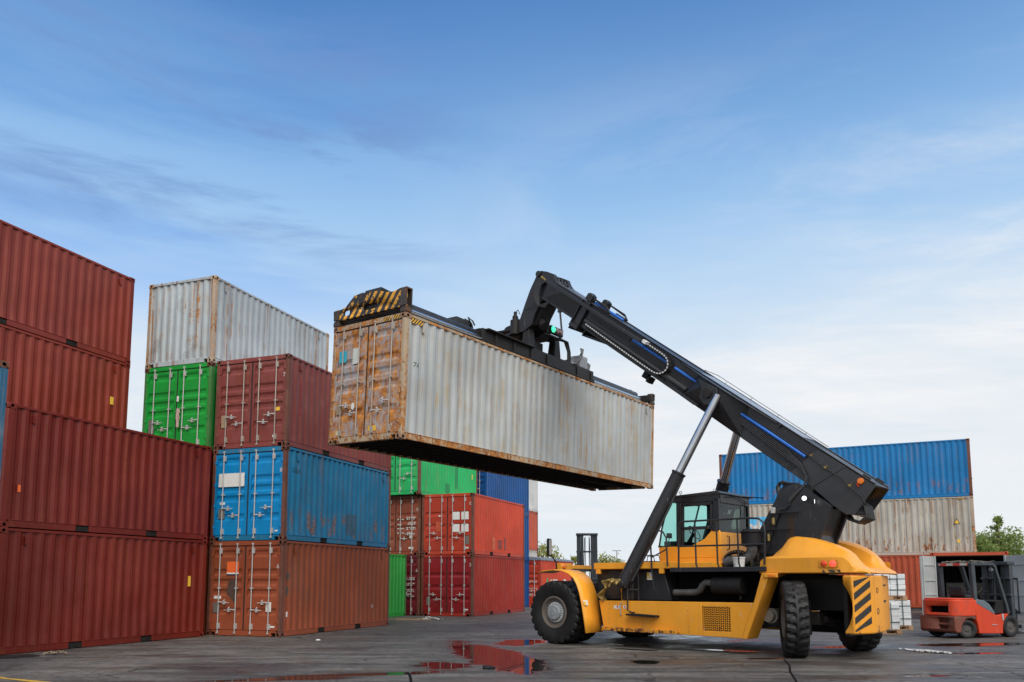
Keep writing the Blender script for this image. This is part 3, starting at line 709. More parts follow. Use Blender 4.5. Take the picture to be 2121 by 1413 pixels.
# marks on those doors
on_door(B2, 0, 'sheet', M['white'], -1.00, -.13, 1.52, 1.90); on_door(B2, 0, 'data_plate', M['greyplate'], -.97, -.76, .62, .90)
on_door(B2, 0, 'torn_sticker', M['white'], -.93, -.76, 1.02, 1.09); on_door(B2, 1, 'sticker', M['white'], .92, 1.02, .24, .28)
text_on_door(B2, 1, '8', .17, 1.07, 1.92, M['whitepaint'])
on_door(B1, 0, 'poster', M['orangeposter'], -.60, -.21, 1.72, 2.02); on_door(B1, 0, 'poster_foot', M['white'], -.60, -.21, 1.68, 1.72); on_door(B1, 0, 'poster_edge', M['navyink'], -.60, -.21, 1.655, 1.68)
on_door(B1, 0, 'sticker', M['white'], -1.00, -.76, 1.00, 1.08); on_door(B1, 0, 'data_plate', M['greyplate'], -1.02, -.80, .62, .90)
on_door(B1, 1, 'sticker', M['white'], .72, .89, .66, .92); on_door(B1, 1, 'sticker', M['white'], .88, 1.02, .24, .29)
text_on_door(B1, 1, '6', .17, 1.07, 1.88, M['whitepaint'])
mb = MB()
for x_, z_, r_ in ((-.42, 1.37, .13), (-.36, 1.25, .15), (-.47, 1.22, .12), (-.38, 1.12, .12), (-.33, 1.02, .09), (-.40, 1.45, .09)):
    off = -(WD / 2 - .10); n = 14
    mb.add([(x_ - off + r_ * (1 + .12 * math.sin(5 * i + x_ * 9)) * math.cos(6.283 * i / n), -.002 - x_ * .001, z_ + r_ * (1 + .15 * math.cos(3 * i + z_ * 7)) * math.sin(6.283 * i / n)) for i in range(n)], [list(range(n))])
mb.build('scuffed_patch', plain('sooty_patch', (.075, .045, .035), .8, 0, .3, 12), root_info[B1.name][4][0], norm=False)
on_door(B3, 0, 'data_plate', M['brownplate'], -1.00, -.80, .62, .98); on_door(B3, 1, 'sticker', M['stickery'], .80, .96, 1.00, 1.10); on_door(B3, 1, 'sticker', M['white'], .74, .86, .26, .32)
text_on_door(B3, 1, '7', .17, 1.07, 2.0, M['whitepaint'])
on_door(A3, 0, 'data_plate', M['greyplate'], -1.00, -.78, .62, 1.02); on_door(A3, 1, 'lock_tag', M['white'], .03, .10, 1.50, 1.66, y=-.03)
mb = MB(); off = (WD / 2 - .10)
for k in range(9):
    a0 = random.uniform(-.05, .05); pts = [(.13 - off + a0 + random.uniform(-.03, .03), -.055 + random.uniform(-.015, .0), 1.28 - .09 * i + random.uniform(-.02, .02)) for i in range(7)]
    mb.tube(pts, .010, 6)
mb.build('rope', plain('frayed_pink_rope', (.50, .36, .33), .9, 0, .2, 30), root_info[A3.name][4][1])
side_text(B2, 1, '22GS', .17, .55, 1.95, M['blackink'])
drape(B3, 1, 'fresh_patch', plain('fresh_maroon', (.20, .035, .03), .5), rect(.42, .80, .95, 1.95))
drape(B1, 1, 'bare_patch', plain('grey_primer', (.10, .07, .06), .7), [[(.30 + .10 * math.cos(t_ * .785), 1.62 + .13 * math.sin(t_ * .785)) for t_ in range(8)], [(.28 + .10 * math.cos(t_ * .785), 1.22 + .15 * math.sin(t_ * .785)) for t_ in range(8)]])
drape(B1, 1, 'sticker', M['white'], rect(.30, .36, .52, .66)); drape(B1, 1, 'sticker', M['white'], rect(4.9, 5.0, .62, .72))
drape(B2, 1, 'scraped_patch', plain('scraped_blue', (.05, .13, .20), .6, 0, .3, 12), rect(3.2, 3.9, .30, .95))
# -- far rows
YC = .3805; CC = (-1.633, 33.712)
kb = dict(group=G['back'], detail=1)
C1 = container('crimson red container on the ground under the orange red one', C['cred'], C['brownfr'], CC, 1, YC, 0, door=C['creddoor'], ribs=RIB3, **kb)
C2 = container('orange red container with four white squares on its right door', C['ored'], C['brownfr'], CC, 1, YC, H1, door=C['ored2'], ribs=RIB3, **kb)
c2 = along(CC, YC, 2.49, -.05)
D1 = container('deep maroon container on the ground beside the crimson one', C['dmaroon'], C['brownfr'], c2, 1, YC, 0, **kb)
D2 = container('rust brown container with white printed lines beside the orange red one', C['brown2'], C['brownfr'], c2, 1, YC, H1, **kb)
D3 = container('emerald green container on top of the rust brown one', C['green'], C['brownfr'], along(CC, YC, 2.38, -.35), 1, YC, 2 * H1, ribs=RIB4, **kb)
container('leaf green container lying crosswise in the gap between the stacks', C['green2'], C['greenfr'], (-4.16, 31.92), 1, YC - math.pi / 2, 0, pockets=False, **kb) if False else None
container('leaf green container on the ground in the gap between the near and far stacks', C['green2'], C['greenfr'], along((-4.49, 34.4), YC, 0, -6.058), 1, YC, 0, pockets=False, **kb)
bc = along((.98, 45.84), YC, 0, -6.058)
N1 = container('deep blue container on the ground behind the crimson and orange red pair', C['navy'], C['navy'], bc, 1, YC, 0, **kb)
N2 = container('deep blue container second up behind the orange red one', C['navy'], C['navy'], bc, 1, YC, H1, **kb)
N3 = container('deep blue container topmost behind the orange red one', C['navy'], C['navy'], bc, 1, YC, 2 * H1, **kb)
wc = along((1.75, 54.0), YC, 0, -6.058)
P1 = container('stained cream container at the foot of the farthest stack', C['cream'], C['brownfr'], wc, 1, YC, .552, H=2.896, **kb)
for k, (y0, lb) in enumerate(((.25, 'dark timber baulk under the near end of the farthest stack'), (5.45, 'dark timber baulk under the far end of the farthest stack'))):
    tag(MB().box(-1.25, 1.25, y0, y0 + .35, 0, .55).build('timber_baulk', M['dirt_and_shade_black'], None, .01, M=P1.matrix_world @ Matrix.Translation((0, 0, -.552))), lb, 'timber', 'baulks under the farthest stack')
P2 = container('peeling orange container in the farthest stack under the off white one', C['ored3'], C['brownfr'], wc, 1, YC, 3.45, **kb)
P3 = container('off white container topmost in the farthest stack', C['pale'], C['pale'], wc, 1, YC, 3.45 + H1, **kb)
P0 = container('low cream platform container between cream and peeling orange ones', C['cream'], C['brownfr'], wc, 1, YC, 2.896, H=.554, **kb) if False else None
OT = container('orange open top container under a slate tarpaulin beyond the front wheel', C['ored'], C['ored2'], (1.64, 45.7), 1, YC, 0, H=2.72, door=C['ored2'], roof=C['ored2'], **kb)
mb = MB(); L_ = 6.058; n = 24
V = []; F = []
for i in range(n + 1):
    y = -.02 + (L_ + .04) * i / n; sag = .03 * math.sin(i * 1.9) + .02 * math.sin(i * 3.3)
    for x, z in ((-1.23, 2.62), (-1.21, 2.73), (-.7, 2.80 + sag), (0, 2.83 + sag), (.7, 2.79 + sag * .7), (1.21, 2.73), (1.23, 2.62 + .02 * math.sin(i * 2.3))): V.append((x, y, z))
for i in range(n):
    for j in range(6): F.append((i * 7 + j, i * 7 + 7 + j, i * 7 + 8 + j, i * 7 + 1 + j))
mb.add(V, F); mb.add(V[:7], [list(range(7))]); mb.add(V[-7:], [list(range(7))])
tp = mb.build('tarpaulin', C['tarp'], None, M=OT.matrix_world.copy() @ Matrix.Translation((0, 0, .012)))
tag(tp, 'slate grey tarpaulin sagging over the orange open top container', 'tarpaulin')
for ds, x0 in ((.0, .30), (.48, .30)): pass
for xx, zz in ((.24, 1.42), (.66, 1.42), (.24, .90), (.66, .90)): on_door(C2, 1, 'white_square', M['white'], xx, xx + .34, zz + .05, zz + .38)
on_door(C2, 1, 'data_plate', M['greyplate'], .84, 1.03, .42, .78); on_door(C2, 0, 'faded_square', plain('faded_orange', (.52, .085, .035), .5), -.55, -.25, .98, 1.40)
on_door(C2, 0, 'sticker', M['white'], -.42, -.32, 1.62, 1.68); on_door(C2, 1, 'sticker', M['white'], .88, 1.0, .24, .30)
text_on_door(C2, 1, '0', .20, 1.08, 2.14, M['whitepaint']); text_on_door(C1, 1, '3', .20, 1.08, 2.14, M['whitepaint'])
on_door(C1, 0, 'data_plate', M['greyplate'], -.96, -.78, .46, .80); on_door(C1, 1, 'sticker', M['white'], .86, 1.0, .26, .31)
text_on_door(D1, 1, '6', .20, 1.07, 1.92, M['whitepaint']); on_door(D2, 1, 'sticker', M['white'], .70, .84, .72, .94); on_door(D2, 1, 'sticker', M['white'], .66, .90, .26, .34); text_on_door(D2, 1, '0', .18, 1.07, 1.95, M['whitepaint'])
def print_lines(root, leaf, x0, x1, zs):
    L, H, W, cp, lv = root_info[root.name]; s = -1 if leaf == 0 else 1; off = s * (W / 2 - .10)
    for z in zs:
        x = x0; mb = MB()
        while x < x1:
            k = random.uniform(.03, .09)
            if random.random() < .82: mb.box(x - off, min(x + k, x1) - off, -.006, -.004, z, z + .045)
            x += k + random.uniform(.015, .05)
        mb.build('lettering', M['whitepaint'], lv[leaf])
print_lines(D2, 1, .55, .98, (1.60, 1.53, 1.38, 1.31, 1.16, 1.09, .95, .88)); print_lines(D2, 1, .10, .42, (1.52, 1.30, 1.12, .93))
print_lines(D1, 1, .55, .98, (1.58, 1.51, 1.34, 1.27, 1.08, 1.01, .86, .80)); print_lines(OT, 1, .4, .98, (1.42, 1.34, 1.02, .94, .70, .62)); print_lines(OT, 0, -.9, -.3, (1.42, 1.34, 1.02, .70))
drape(OT, 1, 'green_mark', plain('green_print', (.03, .35, .12), .5), [[(.95, 1.40), (1.35, 1.40), (1.22, 1.66)]]); side_text(OT, 1, 'EVE', .62, 2.35, 1.45, M['whitepaint'], 1.5) if False else None
drape(OT, 1, 'white_lettering', M['whitepaint'], rect(1.75, 1.95, 1.30, 1.55) + rect(2.1, 2.35, 1.30, 1.55) + rect(2.5, 2.9, 1.42, 1.55) + rect(4.2, 4.7, 1.42, 1.55))
drape(D3, 1, 'faded_patch', plain('washed_green', (.02, .27, .09), .6), rect(2.55, 3.05, .30, .75) + rect(3.6, 3.9, .62, 1.9)); flat_side(D3, 1, 'sticker', M['stickery'], 5.4, 5.5, 1.25, 1.5)
drape(C2, 1, 'touched_up_patch', plain('washed_orange', (.60, .14, .08), .6), rect(2.1, 2.5, .25, .80)); drape(C2, 1, 'scraped_patch', plain('scraped_maroon', (.26, .06, .05), .6, 0, .3, 9), rect(2.8, 3.2, .3, .72) + rect(3.45, 3.7, .28, .85))
# -- right: a long blue one over a long beige grey one
YR = math.atan2(-.904, .427); RC = (22.548, 39.058)
kr = dict(group=G['right'], detail=1, pockets=False)
R1 = container('long orange red container on the ground under the beige grey one', C['orangebrown'] if False else steel_paint('burnt_orange_paint', (.42, .075, .03), rust=.06, streak=.12, fade=.08, rough=.5, seed=44), C['brownfr'], (RC[0] - .20, RC[1] - .42), -1, YR, .16, L=12.192, H=2.585, **kr)
R2 = container('long beige grey container with a white star on a sky blue square', C['rgrey'], C['rustfr'], RC, -1, YR, 2.748, L=12.192, H=2.852, **kr)
R3 = container('long strong blue container topmost behind the reach stacker', C['rblue'], C['brownfr'], RC, -1, YR, 5.6, L=12.192, H=2.852, **kr)
tag(MB().box(-1.15, 1.10, .1, 12.1, 0, .158).build('plinth', plain('dark_concrete', (.10, .095, .09), .8, 0, .3, 3), None, .01, M=R1.matrix_world @ Matrix.Translation((0, 0, -.16))), 'low dark concrete plinth under the long orange red container', 'plinth')
drape(R2, -1, 'blue_square', plain('sky_blue_print', (.10, .47, .80), .5, 0, .12, 5), rect(9.35, 11.05, .60, 2.16))
star = []
for i in range(7):
    a0 = math.pi / 2 + i * 2 * math.pi / 7; c0 = (10.2, 1.40); ro, ri = .78, .30
    tip = (c0[0] + ro * math.cos(a0), c0[1] + ro * math.sin(a0)); l_ = (c0[0] + ri * math.cos(a0 - math.pi / 7), c0[1] + ri * math.sin(a0 - math.pi / 7)); r_ = (c0[0] + ri * math.cos(a0 + math.pi / 7), c0[1] + ri * math.sin(a0 + math.pi / 7))
    star += [[c0, l_, tip], [c0, tip, r_]]
drape(R2, -1, 'star', M['whitepaint'], star, .006)
flat_side(R2, -1, 'hazard_strip', M['hazs'], .35, .72, 2.70, 2.76)
mb = MB(); mb.prism([(.92, 1.50), (.62, 1.50), (.77, 1.78)], -1.2055, -1.2035, 'x'); mb.build('warning_triangle_edge', M['blackink'], R2)
mb = MB(); mb.prism([(.88, 1.525), (.66, 1.525), (.77, 1.73)], -1.2085, -1.2065, 'x'); mb.build('warning_triangle', M['stickery'], R2)
flat_side(R2, -1, 'sticker', M['stickery'], .68, .80, .58, .74)
# -- held container
HM = Matrix.Translation((-2.4917, 17.6471, 4.6582)) @ Matrix.Rotation(-.6458, 4, 'Z') @ Matrix.Rotation(-.003, 4, 'X') @ Matrix.Rotation(.0345, 4, 'Y') @ Matrix.Translation((-WD / 2, 0, 0))
HC = 2.896; HL = 12.192
HD = container('long stained grey container with rusty doors hanging from the reach stacker', C['heldside'], C['heldfr'], L=HL, H=HC, Mw=HM, door=C['helddoor'], rodmat=M['rodrust'], pockets=False, under=True, group=None, rail=C['heldfr'], cast=steel_paint('rusted_casting', (.30, .18, .11), rust=.7, seed=46))
on_door(HD, 0, 'sticker', M['teal'], -.98, -.72, 1.98, 2.26, label='teal square sticker'); on_door(HD, 0, 'sheet', plain('pale_notice', (.60, .64, .58), .5, 0, .1, 30), -.50, -.30, 1.90, 2.28)
on_door(HD, 0, 'data_plate', M['brownplate'], -1.00, -.80, .72, .98); on_door(HD, 0, 'sticker', plain('cream_sticker', (.70, .62, .42), .5), -.98, -.80, .22, .32); on_door(HD, 1, 'sticker', M['stickery'], .14, .40, .24, .36)
mb = MB(); off = -(WD / 2 - .10); mb.add([(-.42 - off + .06 * math.cos(t_ * .3927), -.005, .88 + .085 * math.sin(t_ * .3927)) for t_ in range(16)], [list(range(16))]); mb.build('oval_sticker', M['white'], root_info[HD.name][4][0], norm=False)
mb = MB(); mb.box(.52, 1.05, .002, .0055, HC - .115, HC - .035); mb.build('hazard_strip', M['hazs'], HD)
flat_side(HD, 1, 'hazard_strip', M['hazs'], .20, .60, HC - .20, HC - .085)
side_text(HD, 1, '7A', .16, .45, 1.75, M['blackink'])
# ------------------------------------------------------------------ reach stacker (local x forward, y left, z up)
MR = math.atan2(.6723, -.7403)
RS = empty('reach_stacker', 'yellow and black reach stacker lifting the long grey container', 'reach stacker', (2.37, 20.94, 0), MR)
def part(name, mb, mats, bevel=0, parent=None, **k): return mb.build(name, mats, parent or RS, bevel, **k)
def tyre_bm(Ro=.75, width=.46, lugs=24, depth=.045, rim=.36):
    # cross-section from bead to bead: (y, r, groove weight)
    hw = width / 2
    sec = [(-.74, rim, 0), (-.86, rim + .05, 0), (-.97, rim + .14, 0), (-1.0, rim + .24, 0), (-.985, Ro - .10, .0), (-.96, Ro - .055, .55), (-.93, Ro - .022, 1), (-.84, Ro - .004, 1), (-.6, Ro, 1), (-.35, Ro, 1), (-.13, Ro, 1), (-.08, Ro, 0)]
    sec = sec + [(-y, r, g) for y, r, g in reversed(sec)]
    sub = 6; nt = lugs * sub; V = []; F = []
    k = len(sec)
    for i in range(nt):
        for y, r, gw in sec:
            sh = (1.5 if y < 0 else 4.5) + (abs(y) - .5) * 2.2
            ph = ((i + sh) % sub) / sub
            gv = 1 if ph < .34 else 0
            rr = r - depth * gw * gv
            a = 2 * math.pi * i / nt
            V.append((rr * math.cos(a), y * hw, rr * math.sin(a)))
    for i in range(nt):
        i2 = (i + 1) % nt
        for j in range(k - 1): F.append((i * k + j, i * k + j + 1, i2 * k + j + 1, i2 * k + j))
    mb = MB(); mb.add(V, F); return mb
_wm = {}
def wheel(parent, loc, rz=0, kind='front', scale=1.0, name='wheel'):
    w_ = bpy.data.objects.new(name, None); COL.objects.link(w_); w_.parent = parent; w_.location = loc; w_.rotation_euler = (0, 0, rz); w_.scale = (scale,) * 3
    key = kind
    if key not in _wm:
        ty = tyre_bm().build('tyre', [M['rubber']], None, smooth=40)
        rm = MB(); rm.lathe([(.30, -.10), (.345, -.20), (.375, -.20), (.37, -.16), (.33, -.12), (.33, .12), (.37, .165), (.385, .205), (.35, .212), (.325, .17), (.31, .13), (.255, .115), (.24, .12)], 40, axis='y')
        rim = rm.build('rim', [M['rim']], None, smooth=40)
        hb = MB()
        if kind == 'front':
            hb.lathe([(.245, .10), (.245, .135), (.19, .15), (.185, .22), (.165, .235), (.08, .237), (.075, .245), (.0, .247)], 32, axis='y')
        else:
            hb.lathe([(.245, .10), (.20, .12), (.12, .12), (.11, .17), (0, .175)], 24, axis='y')
        hub = hb.build('hub', [M['hubgrey']], None, smooth=30, bevel=0)
        bt = MB()
        for i in range(24):
            a = 2 * math.pi * i / 24; bt.cyl((.218 * math.cos(a), .13, .218 * math.sin(a)), (.218 * math.cos(a), .17, .218 * math.sin(a)), .016, n=6)
        bolts = bt.build('wheel_nuts', [M['pvcwhite'] if kind == 'front' else M['steel']], None)
        bolts['kind'] = 'stuff'
        _wm[key] = [ty, rim, hub, bolts]; objs = _wm[key]
    else:
        objs = []
        for o in _wm[key]:
            c = o.copy(); COL.objects.link(c); objs.append(c)
    for o in objs: o.parent = w_
    return w_
PI = math.pi
for y, rz in ((1.83, 0), (1.28, 0), (-1.28, PI), (-1.83, PI)): wheel(RS, (0, y, .75), rz, 'front')
wheel(RS, (-5.6, 1.35, .75), R(-61), 'rear'); wheel(RS, (-6.02, -1.02, .75), R(-46) + PI, 'rear')
# --- chassis mass
mb = MB()
mb.prism([(.55, .55), (.7, .9), (.55, 1.30), (-.5, 1.50), (-.5, 1.76), (-3.0, 1.76), (-4.95, 1.66), (-5.9, 1.62), (-6.4, 1.55), (-6.4, 1.0), (-4.7, .95), (-4.5, .48), (-1.2, .42), (-.9, .50)], -.62, .62, 'y')
part('chassis', mb, M['dirt_and_shade_black'], .02)
mb = MB()
for s in (-1, 1):
    mb.prism([(-.75, 1.05), (-.75, 1.76), (-2.60, 1.76), (-2.80, 1.05)], *sorted((s * .62, s * 1.30)), 'y')
part('side_tank', mb, M['black'], .025)
mb = MB(); mb.cyl((0, -1.0, .75), (0, 1.0, .75), .26, n=20); mb.lathe([(0, -.36), (.30, -.3), (.36, 0), (.30, .3), (0, .36)], 20, M=Matrix.Translation((0, 0, .75)), axis='y')
part('drive_axle', mb, M['dirt_and_shade_black'])
mb = MB(); mb.box(-5.95, -5.6, -.85, .95, .62, .86); mb.cyl((-5.78, .0, .55), (-5.78, .0, .95), .17, n=16); mb.cyl((-5.95, -.7, .72), (-5.95, .7, .72), .075, n=12)
for s, x in ((1, -5.68), (-1, -5.92)):
    mb.cyl((x, s * .95, .42), (x, s * .95, 1.1), .11, n=14); mb.cyl((x, s * .8, .75), (x + s * .06, s * 1.1, .75), .14, n=14)
part('steer_axle', mb, M['dirt_and_shade_black'], .015)
mb = MB(); mb.box(-6.5, -4.85, -.95, -.70, .38, .56); mb.box(-6.5, -4.85, .62, .70, .90, 1.55); mb.box(-6.55, -6.45, -1.0, 1.0, .42, 1.55); mb.box(-6.3, -5.0, -1.2, -1.0, 1.05, 1.55)
part('rear_frame', mb, M['dirt_and_shade_black'], .015)
mb = MB(); mb.cyl((-4.95, .15, .78), (-4.95, 1.0, .78), .16, n=20); mb.cyl((-4.95, 1.0, .78), (-4.95, 1.12, .78), .12, n=20)
part('air_tank', mb, M['pvcwhite'] if False else plain('dusty_cream', (.30, .27, .23), .6))
# --- yellow side skirts with vent grille and step ledge
def grille(mb, x0, x1, z0, z1, y, nx, nz, r, sgn):
    dx, dz = (x1 - x0) / nx, (z1 - z0) / nz
    for i in range(nx):
        for j in range(nz):
            ox = x0 + dx * i; oz = z0 + dz * j; n = 8
            sq = [(1, .0), (1, 1), (0, 1), (-1, 1), (-1, 0), (-1, -1), (0, -1), (1, -1)]
            cx_, cz_ = ox + dx / 2, oz + dz / 2; ph = .25 if i % 2 else -.25
            P = [(cx_ + sq[k][0] * dx / 2, y, cz_ + sq[k][1] * dz / 2) for k in range(n)] + [(cx_ + r * math.cos(k * PI / 4), y, cz_ + ph * dz * .9 * .5 + r * math.sin(k * PI / 4)) for k in range(n)]
            mb.add(P, [(k, (k + 1) % n, n + (k + 1) % n, n + k) for k in range(n)])
for s in (1, -1):
    yo, yi = s * 1.60, s * 1.53
    mb = MB(); lo, hi = sorted((yo, yi))
    mb.prism([(-1.02, 1.04), (-1.14, .40), (-1.30, .36), (-3.38, .345), (-3.38, 1.05)], lo, hi, 'y')
    gx0, gx1, gz0, gz1 = -4.36, -3.70, .45, .96
    mb.prism([(-3.384, 1.05), (-3.384, .345), (gx1, .343), (gx1, 1.05)], lo, hi, 'y')
    mb.box(gx0, gx1, lo, hi, gz1, 1.052); mb.box(gx0, gx1, lo, hi, .338, gz0)
    mb.prism([(gx0, .338), (-4.62, .33), (-4.88, 1.055), (gx0, 1.055)], lo, hi, 'y')
    sk = part('side_skirt', mb, M['yellow'], .008)
    g_ = MB(); grille(g_, gx0, gx1, gz0, gz1, yo - s * .004, 14, 11, .0188, s); part('vent_grille', g_, M['yellowdirty'], parent=sk, norm=False)
    b_ = MB(); b_.box(gx0 - .02, gx1 + .02, *sorted((s * 1.40, s * 1.44)), gz0 - .05, gz1 + .05); part('grille_back', b_, M['dark'], parent=sk)
    b_ = MB()
    for x_ in (-1.30, -3.37):
        for k in range(6): b_.cyl((x_, yo, .42 + .11 * k), (x_, yo + s * .006, .42 + .11 * k), .011, n=6)
    part('rivets', b_, M['brownplate'], parent=sk)
    b_ = MB(); b_.box(-3.15, -1.16, *sorted((s * 1.60, s * 1.74)), .355, .44); part('step_ledge', b_, M['yellowdirty'], .01, parent=sk)
    # front mudguard strut of the rear wheel
    b_ = MB(); b_.prism([(-4.60, .32), (-4.72, .32), (-5.22, 1.56), (-5.42, 1.655), (-5.08, 1.655), (-4.9, 1.10)], *sorted((s * 1.10, s * 1.62)), 'y')
    part('mudguard_strut', b_, M['yellow'], .012)
mb = MB(); mb.box(-1.66, -1.645, 1.603, 1.607, .84, .90) if False else None
for nm, x0, x1, z0, z1, mt in (('safety_sticker', -1.62, -1.44, .86, .935, M['white']), ('safety_sticker', -1.78, -1.70, .87, .94, M['white'])):
    b_ = MB(); b_.box(x0, x1, 1.6015, 1.604, z0, z1); part(nm, b_, mt)
b_ = MB(); b_.box(-1.56, -1.52, 1.6045, 1.606, .885, .925); b_.box(-1.76, -1.73, 1.6045, 1.606, .885, .925); part('sticker_symbol', b_, plain('red_print', (.5, .03, .04), .5))
b_ = MB(); b_.tube([(-1.655, 1.60, .99), (-1.655, 1.65, .97), (-1.655, 1.65, .73), (-1.655, 1.60, .71)], .014, 8); part('latch_bar', b_, M['steel'])
# --- front fenders
def fender(s):
    prof = [(.46, 1.69), (.28, 1.735), (.0, 1.755), (-.28, 1.735), (-.48, 1.67), (-.63, 1.56), (-.73, 1.40), (-.80, 1.22), (-.86, .98), (-.92, .66), (-.975, .30)]
    out = []
    mb = MB(); V = []
    yo, yi = s * 2.08, s * 1.50
    for x, z in prof: V.append((x, yo, z)); V.append((x - .02, s * 1.9, z + .006)); V.append((x - .05, yi, z + .004))
    F = []
    for i in range(len(prof) - 1):
        for j in (0, 1): F.append((i * 3 + j, i * 3 + j + 1, i * 3 + 4 + j, i * 3 + 3 + j))
    mb.add(V, F)
    o = part('front_fender', mb, M['yellow'], 0)
    sol = o.modifiers.new('thickness', 'SOLIDIFY'); sol.thickness = .022; sol.offset = 0
    b_ = MB(); b_.box(-.76, -.74, *sorted((s * 1.8, s * 1.95)), .85, 1.0)
    return o
fl = fender(1); fender(-1)
b_ = MB(); P0 = Vector((-.875, 2.02, .94)); b_.add([(-.913, 2.05, .93), (-.925, 1.90, .93), (-.903, 1.90, 1.05), (-.889, 2.05, 1.05)], [(0, 1, 2, 3)]); part('warning_sticker', b_, M['white'], parent=fl)
b_ = MB(); b_.add([(-.920, 2.045, .935), (-.931, 1.975, .935), (-.914, 1.975, 1.02), (-.903, 2.045, 1.02)], [(0, 1, 2, 3)]); part('sticker_symbol', b_, M['stickery'], parent=fl)
b_ = MB(); b_.prism([(-.45, .55), (-.45, 1.5), (-1.10, 1.05), (-1.10, .45)], 1.42, 1.50, 'y'); part('wheel_arch_plate', b_, M['dirt_and_shade_black'])
# --- top side beams
for s in (1, -1):
    mb = MB(); lo, hi = sorted((s * 1.44, s * 1.50))
    mb.box(-3.05, -.80, lo, hi, 1.775, 1.92); mb.box(-.98, -.86, lo, hi, 1.66, 1.774); mb.box(-2.72, -2.60, lo, hi, 1.66, 1.774)
    part('side_beam', mb, M['yellow'], .008)
mb = MB(); mb.box(-3.9, -.75, -1.43, 1.43, 1.765, 1.90); part('deck', mb, M['yellow'], .01)
# --- data plates on the black tank
b_ = MB(); b_.box(-2.12, -1.92, 1.303, 1.308, 1.50, 1.69); part('data_plate', b_, plain('black_plate', (.05, .05, .05), .35, .2))
b_ = MB(); b_.box(-2.30, -2.16, 1.303, 1.308, 1.52, 1.69); dp = part('warning_plate', b_, M['white'])
b_ = MB(); b_.box(-2.23, -2.16, 1.3085, 1.31, 1.605, 1.685); b_.box(-2.30, -2.16, 1.3085, 1.31, 1.555, 1.585); part('plate_symbol', b_, M['stickery'], parent=dp)
# --- lift cylinders
for s in (1, -1):
    p0 = Vector((-1.77, s * 1.66, 1.47)); p2 = Vector((-3.74, s * .66, 5.70)); un = (p2 - p0).normalized(); p1 = p0 + un * 2.80
    mb = MB(); mb.tube([p0 - un * .1, p0 + un * 2.75, p0 + un * 2.76, p1, ], [.150, .150, .168, .168], 28)
    cy = part('lift_cylinder', mb, M['black'])
    r_ = MB(); r_.cyl(p1 - un * .1, p2, .098, n=28); part('cylinder_rod', r_, M['chrome'], parent=cy)
    r_ = MB(); side = Vector((0, 1, 0)); fw = un.cross(side).normalized()
    r_.tube([p0 + fw * .17 + un * .1, p0 + fw * .19 + un * 1.0, p0 + fw * .18 + un * 2.0, p0 + fw * .15 + un * 2.7], .028, 10); part('hydraulic_pipe', r_, M['hose'], parent=cy)
    r_ = MB(); r_.box(-1.92, -1.60, *sorted((s * 1.31, s * 1.52)), 1.06, 1.45); r_.cyl((-1.77, s * 1.45, 1.42), (-1.77, s * 1.84, 1.42), .09, n=14); part('cylinder_foot', r_, M['dirt_and_shade_black'], .02, parent=cy)
    r_ = MB()
    for k in range(5):
        yy = s * (1.56 + .03 * k)
        r_.tube([(-1.62 + .03 * k, yy, 1.46 + .02 * k), (-1.45 + .06 * k, yy + s * .06, 1.48), (-1.24 - .02 * k, yy + s * .06, 1.34), (-1.14 + .02 * k, yy + s * .04, 1.16), (-1.16, yy - s * .05, 1.03)], .024, 8)
    part('hydraulic_hose', r_, plain('yellow_sleeved_hose', (.28, .19, .05), .5, 0, .6, 14), parent=cy)
    r_ = MB(); r_.box(-1.78, -1.50, *sorted((s * 1.70, s * 1.84)), 1.44, 1.54); r_.cyl((-1.6, s * 1.84, 1.50), (-1.58, s * 1.93, 1.46), .04, n=8); r_.cyl((-1.72, s * 1.84, 1.48), (-1.72, s * 1.92, 1.42), .035, n=8); r_.cyl((-1.52, s * 1.80, 1.46), (-1.48, s * 1.86, 1.36), .03, n=8); part('valve_block', r_, M['brass'], .01, parent=cy)
b_ = MB(); b_.cyl((-1.60, 1.40, 1.04), (-1.60, 1.40, 1.25), .075, n=16); b_.cyl((-1.60, 1.40, 1.25), (-1.60, 1.40, 1.34), .085, n=16); part('filler_neck', b_, [M['yellow']])
# --- boom: s along, y across, n up from the rear top edge
BA = R(37.7)
BM = Matrix.Translation((-7.0, 0, 3.40)) @ Matrix.Rotation(-BA, 4, 'Y')
mb = MB()
mb.prism([(.0, 0), (.0, -.70), (.14, -.80), (.5, -.80), (1.1, -.74), (1.7, -.74), (4.2, -.70), (9.02, -.66), (9.02, 0)], -.41, .41, 'y')
OB = part('outer_boom', mb, M['black'], .012, M=BM)
cut(OB, [MB().box(-.2, .62, -.385, .385, -.66, -.05)])
def bpart(name, mb, mat, bevel=0, **k): return mb.build(name, mat, OB, bevel, **k)
mb = MB()
for s in (-1, 1):
    mb.box(.03, 9.0, *sorted((s * .36, s * .44)), .0, .022); mb.box(1.2, 9.0, *sorted((s * .40, s * .455)), -.735, -.715) if False else None
    # widened cheek where the lift cylinder pins sit: a flared top plate over a faired box
    mb.prism([(5.52, s * .412), (4.50, s * .74), (3.85, s * .74), (2.4, s * .412)], -.035, -.004, 'z')
    P_ = [(4.86, s * .412, -.04), (5.02, s * .412, -.70), (3.06, s * .412, -.70), (3.30, s * .412, -.04)]; Q_ = [(4.46, s * .71, -.04), (4.40, s * .71, -.16), (3.86, s * .71, -.26), (3.86, s * .71, -.04)]
    mb.add(P_ + Q_, [(0, 1, 5, 4), (1, 2, 6, 5), (2, 3, 7, 6), (4, 5, 6, 7), (0, 4, 7, 3), (0, 3, 2, 1)])
    mb.prism([(4.60, -.10), (4.05, -.05), (3.93, -.18), (3.93, -.42), (4.12, -.52), (4.34, -.44), (4.40, -.24)], *sorted((s * .725, s * .755)), 'y')
